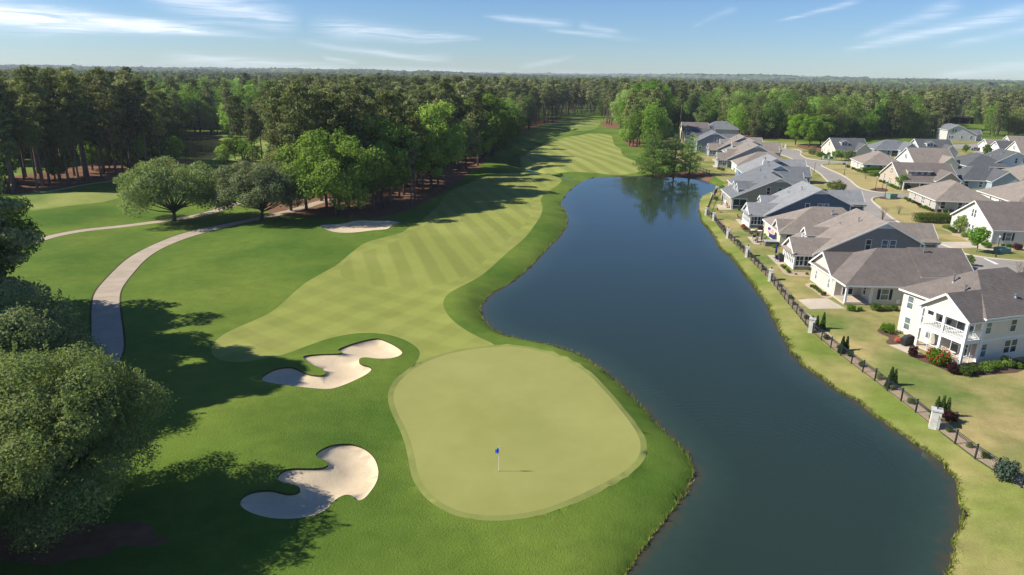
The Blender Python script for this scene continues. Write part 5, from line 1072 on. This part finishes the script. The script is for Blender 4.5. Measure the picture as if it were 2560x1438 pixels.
# garden trees
add_kind('garden', *make_broad(601, 4.6, 1.7, .28, 2600, .26, 'bright', .07, 'pale', nb=22)); add_kind('garden2', *make_broad(602, 4.2, 1.6, .2, 1800, .28, 'broad', .07, 'pale', nb=20))
def bare(seed, h_, n):
    rs = np.random.RandomState(seed); m_ = MB()
    for i in range(n):
        a = i*2.4; r_ = h_*.42*rs.random_sample()+.1; m_.tube([(0.05*math.cos(a), .05*math.sin(a), 0, .045), (r_*.4*math.cos(a), r_*.4*math.sin(a), h_*.45, .03), (r_*math.cos(a), r_*math.sin(a), h_*(.75+.25*rs.random_sample()), .008)], 4)
        for k in range(5): b_ = a+rs.normal()*.6; q = .45+.1*k; x0, y0, z0 = r_*q*math.cos(a), r_*q*math.sin(a), h_*q*.95; m_.tube([(x0, y0, z0, .015), (x0+.35*math.cos(b_), y0+.35*math.sin(b_), z0+.45, .005)], 3)
    bl = [(0, 0, h_*.75, h_*.36, h_*.36, h_*.22)]; return m_.mesh('trunk', BK['pale'], True), quadmesh('crown', leaves(bl, 260, .09, seed, .5, .3), [LF['twig']])
add_kind('bare', *bare(1, 3.4, 12))
for kd, px, py, sc, lb in [('garden', 2440, 631, 1.12, 'young bright green tree in a straw ring beside the driveway'), ('garden2', 2398, 583, .95, 'young tree against the big white gable wall'), ('garden', 2252, 473, 1.0, 'light green young tree in front of the craftsman porch'), ('garden2', 2120, 408, 1.2, 'small dark green tree at the corner of the low tan roofed house'),
        ('garden', 2089, 402, 1.0, 'young light green tree before the pale yellow cottage porch'), ('garden', 2103, 401, .9, 'second young light green tree before the pale yellow cottage'), ('bare', 2205, 550, 1.0, 'bare branched small tree at the kerb behind the taupe roof'), ('bare', 2247, 535, .7, 'nearly leafless sapling on the dry lawn'), ('bare', 2548, 712, 1.2, 'pale bare shrub tree at the right edge by the street'),
        ('garden2', 2464, 392, 1.3, 'garden tree beside the dark car'), ('garden', 2412, 384, .9, 'small light tree at the far street corner'), ('garden2', 2421, 664, .5, 'small leafy sapling behind the brown hip roof ridge'), ('bare', 2163, 448, .6, 'thin sapling in the middle of the dry lawn')]:
    x, y = G(px, py); tree(kd, 0, x, y, sc, px, lb, name='garden_tree')
for kd, px, py, sc, lb in [('rowB', 1988, 362, .9, 'broad tree on the lawn by the turning circle, left one'), ('rowB', 2022, 368, .88, 'light green tree on the lawn by the turning circle, right one'), ('rowB', 2050, 364, .9, 'dark tree at the left of the pale yellow cottage'), ('rowC', 1886, 347, .72, 'small pale green tree standing alone before the dark wood')]:
    x, y = G(px, py); tree(kd, 0, x, y, sc, px, lb)

# ------------------------------------------------------------------ golf flag
M['flagblue'] = plain('blue_cloth', (.02, .12, .75), .8, .2, .1); M['white'] = plain('white_paint', (.8, .8, .78), .4); M['black'] = plain('black_vinyl', (.02, .02, .022), .5); M['cup'] = plain('dark_cup', (.01, .01, .01), .9)
x, y = G(1247, 1177); fl = empty('golf_flag', (x, y, hz(x, y)), 0, 'thin white flagstick with a limp blue flag standing in the hole of the green', 'golf flag')
m_ = MB(); m_.tube([(0, 0, -.1, .022), (0, 0, 2.2, .016)], 8); m_.tube([(0, 0, 2.2, .03), (0, 0, 2.24, .02)], 8); m_.build('pole', M['white'], fl)
m_ = MB(); n = 8
for i in range(n):
    for z0_, z1_ in ((0, 1),):
        t0, t1 = i/n, (i+1)/n; xa, xb = -.03-.26*t0, -.03-.26*t1; dz0, dz1 = -.25*t0, -.25*t1; wv = lambda t: .05*math.sin(t*9)
        m_.poly([(xa, wv(t0), 2.16+dz0), (xb, wv(t1), 2.16+dz1), (xb, wv(t1)+.03, 1.58-.03*t1), (xa, wv(t0), 1.68-.02*t0)])
o = m_.build('flag', M['flagblue'], fl); sm_ = o.modifiers.new('s', 'SOLIDIFY'); sm_.thickness = .006
m_ = MB(); m_.tube([(0, 0, .002, .055), (0, 0, .006, .055)], 16); m_.build('hole_cup', M['cup'], fl)
# ------------------------------------------------------------------ street furniture
M['lampglass'] = plain('lamp_glass', (.7, .72, .7), .3); M['sign'] = plain('pale_sign', (.62, .70, .76), .5); M['util'] = plain('utility_green', (.16, .28, .22), .6)
def lamp(px, py, h_, label, kind='lamp'):
    x, y = G(px, py); r = empty('street_lamp' if kind == 'lamp' else 'street_sign', (x, y, hz(x, y)), .4, label, 'street lamp' if kind == 'lamp' else 'sign', None)
    m_ = MB(); m_.tube([(0, 0, 0, .14), (0, 0, .5, .11), (0, 0, .55, .07), (0, 0, h_, .05)], 8); m_.build('pole', M['iron'], r)
    if kind == 'lamp':
        m_ = MB(); m_.tube([(0, 0, h_, .06), (0, 0, h_+.06, .16), (0, 0, h_+.1, .16)], 8); m_.tube([(0, 0, h_+.5, .24), (0, 0, h_+.62, .04), (0, 0, h_+.7, .03)], 8); m_.build('lamp_cage', M['iron'], r)
        m_ = MB(); m_.tube([(0, 0, h_+.1, .13), (0, 0, h_+.5, .19)], 8); m_.build('lamp_shade', M['lampglass'], r)
    else:
        m_ = MB(); m_.box(-.38, -.03, h_-.2, .38, .03, h_+.35); m_.build('sign_board', M['sign'], r)
for px, py, h_, lb in [(2053, 400, 3.4, 'black lamp post at the far side of the street bend'), (2072, 410, 3.3, 'black lamp post on the tip of the dry lawn'), (2188, 476, 3.6, 'black lamp post left in the mulch island'), (2205, 474, 3.9, 'taller black lamp post right in the mulch island'), (2489, 643, 3.5, 'black lamp post at the kerb before the big white house'), (2035, 432, 3.4, 'black lamp post at the left kerb behind the grey roofs')]: lamp(px, py, h_, lb)
lamp(2110, 438, 3.0, 'pale square sign on a black post on the dry lawn', 'sign'); lamp(2212, 492, 3.2, 'black post with a pale sign beside the green utility box', 'sign')
def ubox(px, py, w_, d_, h_, label, mat='util'):
    x, y = G(px, py); r = empty('utility_box', (x, y, hz(x, y)), .2, label, 'utility box'); m_ = MB(); m_.box(-w_/2, -d_/2, 0, w_/2, d_/2, h_); m_.build('cabinet', M[mat], r); m_ = MB(); m_.box(-w_/2-.04, -d_/2-.04, h_, w_/2+.04, d_/2+.04, h_+.06); m_.build('lid', M[mat], r)
    m_ = MB(); m_.box(-w_/2-.1, -d_/2-.1, -.05, w_/2+.1, d_/2+.1, -.001+.04); m_.build('pad', M['conc'], r)
ubox(2229, 496, 2.2, 1.4, 1.2, 'green utility box in the mulch at the side street corner'); ubox(2062, 396, 1.6, 1.2, .9, 'left green utility box before the pale yellow cottage'); ubox(2076, 397, 1.6, 1.2, .8, 'right green utility box before the pale yellow cottage'); ubox(2504, 632, 2.2, 1.6, .9, 'teal box shaped thing in the lawn before the big white house')  # last box stands in for a teal shape of unknown use
# cars
M['carred'] = plain('dark_red_paint', (.16, .012, .018), .2, .6, .1); M['cardark'] = plain('dark_blue_paint', (.02, .025, .035), .2, .6, .1); M['tyre'] = plain('tyre_rubber', (.02, .02, .02), .8); M['rim'] = plain('wheel_rim', (.5, .5, .52), .3, .5, .1, 3, .8); M['lens'] = plain('head_lamp_lens', (.7, .7, .68), .1)
def car(px, py, ang, mat, label, suv=True):
    x, y = G(px, py); r = empty('parked_car', (x, y, hz(x, y)), R(ang), label, 'car'); H_ = 1.68 if suv else 1.42
    prof = [(-2.3, .35), (-2.35, .75), (-2.2, .95), (-1.25, 1.08), (-.55, H_), (1.5, H_), (2.15, 1.1), (2.3, .9), (2.3, .35)]; m_ = MB(); n = len(prof)
    def ww(z): return .9 if z < 1.1 else .9-.16*(z-1.1)/(H_-1.1)
    L_ = [(p[0], -ww(p[1]), p[1]) for p in prof]; Rr_ = [(p[0], ww(p[1]), p[1]) for p in prof]
    m_.poly(L_); m_.poly(Rr_[::-1])
    for i in range(n): j = (i+1) % n; m_.poly([L_[i], Rr_[i], Rr_[j], L_[j]])
    m_.build('body', M[mat], r); g = MB()
    g.poly([(-1.18, -.80, 1.13), (-.62, -.73, H_-.07), (-.62, .73, H_-.07), (-1.18, .80, 1.13)]); g.v = [(a-.02, b, c+.012) for a, b, c in g.v]; g.build('windscreen', M['pane'], r)
    for sg in (-1, 1):
        g = MB(); g.poly([(-.95, sg*.915, 1.12), (1.85, sg*.915, 1.12), (1.4, sg*.80, H_-.08), (-.45, sg*.80, H_-.08)]); g.build('side_window', M['pane'], r)
        g = MB(); g.box(-2.37, sg*.62-.16, .68, -2.3, sg*.62+.16, .85); g.build('headlight', M['lens'], r)
        for wx in (-1.45, 1.4):
            g = MB(); g.tube([(wx, sg*.72, .34, .34), (wx, sg*.93, .34, .34)], 16); w_ = g.build('wheel', M['tyre'], r); g = MB(); g.tube([(wx, sg*.92, .34, .2), (wx, sg*.945, .34, .2)], 12); g.build('rim', M['rim'], w_)
car(2482, 391, -4, 'carred', 'dark red car parked beyond the charcoal hip roof'); car(2441, 377, 10, 'cardark', 'dark blue car parked by the garden tree up the street', False); car(2474, 381, 6, 'carred', 'second red car mostly hidden behind the first', False)
# open shed far right
x, y = G(2402, 309); sh = empty('open_shed', (x, y, hz(x, y)), R(-3), 'long dark open shed with brown posts behind the lone white house', 'shed'); m_ = MB(); m_.slab([(-12, -5, 4.6), (12, -5, 4.6), (12, 5, 5.4), (-12, 5, 5.4)], .25); m_.build('roof', M['black'], sh)
for px_ in (-11, -4, 3.5, 11): m_ = MB(); m_.box(px_-.25, -4.8, 0, px_+.25, -4.3, 4.5); m_.build('post', M['brickp'], sh)
m_ = MB(); m_.box(-11.5, 4.4, 0, 11.5, 4.7, 5.2); m_.build('rear_wall', M['black'], sh)
# garden furniture
M['navy'] = plain('navy_canvas', (.02, .03, .12), .8); M['dkchair'] = plain('dark_mesh_fabric', (.045, .05, .055), .6); M['orange'] = plain('orange_wood', (.50, .16, .05), .6); M['green_c'] = plain('green_canvas', (.03, .09, .08), .8); M['tubside'] = plain('tub_side', (.16, .14, .11), .7); M['tubcov'] = plain('tub_cover', (.35, .36, .35), .6)
def chair(x, y, rz, mat, label, group=None, z=None, tilt=.25):
    r = empty('garden_chair', (x, y, hz(x, y) if z is None else z), rz, label, 'chair', group)
    m_ = MB(); m_.box(-.28, -.28, .38, .28, .28, .43); m_.build('seat', M[mat], r); m_ = MB(); m_.slab([(-.28, .24, .43), (.28, .24, .43), (.28, .24+tilt, 1.05), (-.28, .24+tilt, 1.05)], .04); m_.build('backrest', M[mat], r)
    for a in (-.26, .26):
        for b in (-.26, .26): m_ = MB(); m_.box(a-.02, b-.02, 0, a+.02, b+.02, .38); m_.build('leg', M[mat], r)
        m_ = MB(); m_.box(a-.04, -.28, .6, a+.04, .28, .63); m_.build('armrest', M[mat], r)
def parasol(px, py, h_, mat, label):
    x, y = G(px, py); r = empty('closed_parasol', (x, y, hz(x, y)), 0, label, 'parasol'); m_ = MB(); m_.tube([(0, 0, 0, .25), (0, 0, .08, .22)], 12); m_.build('base', M['black'], r); m_ = MB(); m_.tube([(0, 0, 0, .03), (0, 0, h_, .03)], 6); m_.build('pole', M['iron'], r)
    m_ = MB(); m_.tube([(0, 0, .85, .17), (0, 0, 1.2, .20), (0, 0, h_-.3, .09), (0, 0, h_-.02, .04)], 9); m_.build('folded_canopy', M[mat], r)
parasol(1938, 645, 2.7, 'navy', 'folded navy parasol on the patio of the taupe house'); parasol(1902, 610, 2.6, 'dkchair', 'folded dark parasol on the crowded patio'); parasol(1804, 512, 2.7, 'navy', 'folded navy parasol nearest the lake bend'); parasol(1826, 521, 2.7, 'green_c', 'folded dark green parasol before the screened porch'); parasol(1856, 543, 2.6, 'navy', 'folded navy parasol left of the white sunroom')
def at(px, py): return G(px, py)
for (px, py, rz, mt, lb, gp) in [(1797, 531, .8, 'orange', 'orange wooden chair alone on the lawn', None), (1812, 512, -.6, 'white', 'white slatted chair beside the navy parasol', None), (1820, 516, 1.2, 'dkchair', 'dark chair left of the dark green parasol', None),
        (1944, 655, .4, 'navy', 'blue reclining chair on the patio of the taupe house', None), (1878, 590, 2, 'dkchair', 'dark mesh chair on the crowded patio', 'dark chairs on the crowded patio'), (1885, 598, 3, 'dkchair', 'dark mesh chair on the crowded patio', 'dark chairs on the crowded patio'), (1888, 606, -1, 'dkchair', 'dark mesh chair on the crowded patio', 'dark chairs on the crowded patio'), (1897, 596, .5, 'dkchair', 'dark mesh chair on the crowded patio', 'dark chairs on the crowded patio'), (1909, 603, 4, 'dkchair', 'dark mesh chair on the crowded patio', 'dark chairs on the crowded patio'),
        (1848, 548, 1, 'dkchair', 'dark chair on the small patio left of the sunroom', None), (1806, 398, 1, 'white', 'white chair on the far terrace', None), (1790, 409, 2, 'white', 'white lounger on the patio of the sage grey house', None)]:
    x, y = at(px, py); chair(x, y, rz, mt, lb, gp)
def table(px, py, w_, h_, mat, label):
    x, y = at(px, py); r = empty('garden_table', (x, y, hz(x, y)), .2, label, 'table'); m_ = MB(); m_.tube([(0, 0, h_-.05, w_), (0, 0, h_, w_)], 16); m_.build('table_top', M[mat], r); m_ = MB(); m_.tube([(0, 0, .0, .3), (0, 0, .05, .28), (0, 0, .06, .06), (0, 0, h_-.05, .06)], 8); m_.build('pedestal', M['iron'], r)
table(1881, 584, .5, .75, 'white', 'white table at the back of the crowded patio'); table(1899, 586, .5, .75, 'white', 'second white table by the flags'); table(1894, 604, .65, .72, 'sand', 'sand coloured round table on the crowded patio'); table(1818, 520, .6, .5, 'brickp', 'low brown fire table beside the dark green parasol')
x, y = at(1925, 613); r = empty('hot_tub', (x, y, hz(x, y)), R(-5), 'brown outdoor tub with grey cover at the end of the crowded patio', 'hot tub'); m_ = MB(); m_.box(-1.15, -1.0, 0, 1.15, 1.0, .85); m_.build('cabinet', M['tubside'], r); m_ = MB(); m_.box(-1.2, -1.05, .85, 1.2, 1.05, .97); m_.build('cover', M['tubcov'], r)
def grill(px, py, rz, label):
    x, y = at(px, py); r = empty('covered_grill', (x, y, hz(x, y)), rz, label, 'grill'); m_ = MB(); m_.faces([(-.85, -.35, .12), (.85, -.35, .12), (.85, .35, .12), (-.85, .35, .12), (-.85, -.35, .85), (.85, -.35, .85), (.85, .35, .85), (-.85, .35, .85), (-.45, -.28, 1.2), (.45, -.28, 1.2), (.45, .25, 1.25), (-.45, .25, 1.25)],
        [(0, 1, 5, 4), (1, 2, 6, 5), (2, 3, 7, 6), (3, 0, 4, 7), (4, 5, 9, 8), (5, 6, 10, 9), (6, 7, 11, 10), (7, 4, 8, 11), (8, 9, 10, 11)]); m_.build('cover', M['black'], r)
    for sx_ in (-.7, .7): m_ = MB(); m_.tube([(sx_, -.3, .07, .07), (sx_, -.22, .07, .07)], 10); m_.build('wheel', M['tyre'], r)
grill(2268, 862, .35, 'black covered grill on the patio of the two-storey house'); grill(1951, 652, 1.4, 'black covered grill against the taupe sunroom'); grill(1821, 500, .6, 'black covered grill behind the square shrub'); grill(1770, 386, .2, 'covered grill on the terrace of the slate grey house')
# porch chairs upstairs
hp = Matrix.Translation((49.9, 70.2, hz(49.9, 70.2)-.05)) @ Matrix.Rotation(R(18), 4, 'Z')
for i, (u, v) in enumerate(((1.3, 4.6), (1.4, 3.7))): p = hp @ Vector((u, v, 3.0)); chair(p.x, p.y, R(18-90), 'dkchair', 'dark chair on the upper porch of the two-storey house', 'dark chairs on the upper porch', z=p.z)
# flags on the cream house
def stripes():
    m_, b, out = newmat('striped_cloth'); P = objc(b); sx = b.n('ShaderNodeSeparateXYZ'); b.put(sx.inputs[0], P)
    st = b.m('GREATER_THAN', b.m('SINE', b.m('MULTIPLY', sx.outputs[2], math.pi*13/.95)), 0); ca = b.m('MULTIPLY', b.m('LESS_THAN', sx.outputs[0], .6), b.m('GREATER_THAN', sx.outputs[2], .44))
    bsdf(b, out, b.mix(ca, b.mix(st, (.75, .73, .72), (.45, .03, .04)), (.03, .05, .22)), .8); return m_
M['stars'] = stripes()
def houseflag(px, py, z_, mat, label):
    x, y = G(px, py, z_); r = empty('house_flag', (x, y, z_), R(-60), label, 'flag'); m_ = MB(); m_.beam((-.05, 0, -.1), (-.05, 0, 1.05), .04, .04); m_.build('pole', M['white'], r); m_ = MB()
    for i in range(8): t0, t1 = i*.18, (i+1)*.18; m_.poly([(t0, .06*math.sin(t0*5), 0-t0*.25), (t1, .06*math.sin(t1*5), 0-t1*.25), (t1, .06*math.sin(t1*5), .95-t1*.25), (t0, .06*math.sin(t0*5), .95-t0*.25)])
    o = m_.build('flag_cloth', mat, r); s_ = o.modifiers.new('s', 'SOLIDIFY'); s_.thickness = .01
houseflag(1919, 580, 2.0, M['stars'], 'red white and blue striped flag on the cream house'); houseflag(1922, 592, 1.1, M['navy'], 'dark blue flag below the striped one')
# ------------------------------------------------------------------ grasses along the shore
rs = np.random.RandomState(77); q = []
for i in range(len(lake)):
    p = lake[i]; pn = lake[(i+1) % len(lake)]; L_ = np.hypot(*(pn-p)); 
    if p[1] > 165 or p[1] < 28: continue
    right = p[0] > (15 if p[1] < 60 else 25); k = int(L_*(26 if right else 16))
    for j in range(k):
        t = rs.random_sample(); c = p+(pn-p)*t; d = (c-lake.mean(0)); d /= np.hypot(*d); c = c+d*rs.exponential(.25 if right else .18)-d*.08; hh = rs.uniform(.10, .28)*(1.2 if right else .9); a = rs.uniform(0, 6.28); w_ = .05
        l = np.array([math.cos(a), math.sin(a)]); tx = rs.normal(size=2)*.10; q += [(c[0]-l[0]*w_, c[1]-l[1]*w_, LZ), (c[0]+l[0]*w_, c[1]+l[1]*w_, LZ), (c[0]+tx[0]+l[0]*.01, c[1]+tx[1]+l[1]*.01, LZ+hh+.1), (c[0]+tx[0]-l[0]*.01, c[1]+tx[1]-l[1]*.01, LZ+hh+.1)]
o = bpy.data.objects.new('shore_grass', quadmesh('shore_grass', np.array(q), [LF['reed']])); col.objects.link(o); tag(o, 'unmown grass fringing the lake shore', 'grass', None, 'stuff')

# ------------------------------------------------------------------ air
hm = bpy.data.materials.new('haze'); hm.use_nodes = True; hm.node_tree.nodes.clear(); hb = NB(hm.node_tree)
ho = hb.n('ShaderNodeOutputMaterial'); hv = hb.n('ShaderNodeVolumePrincipled'); hv.inputs['Color'].default_value = (.80, .88, 1.0, 1); hv.inputs['Density'].default_value = .00010; hv.inputs['Anisotropy'].default_value = .1
hm.node_tree.links.new(hv.outputs[0], ho.inputs['Volume'])
m_ = MB(); m_.box(-15000, -8000, -8, 15000, 15500, 44); o = m_.build('haze', hm); tag(o, 'thin blue haze over the whole landscape', 'haze', None, 'stuff')
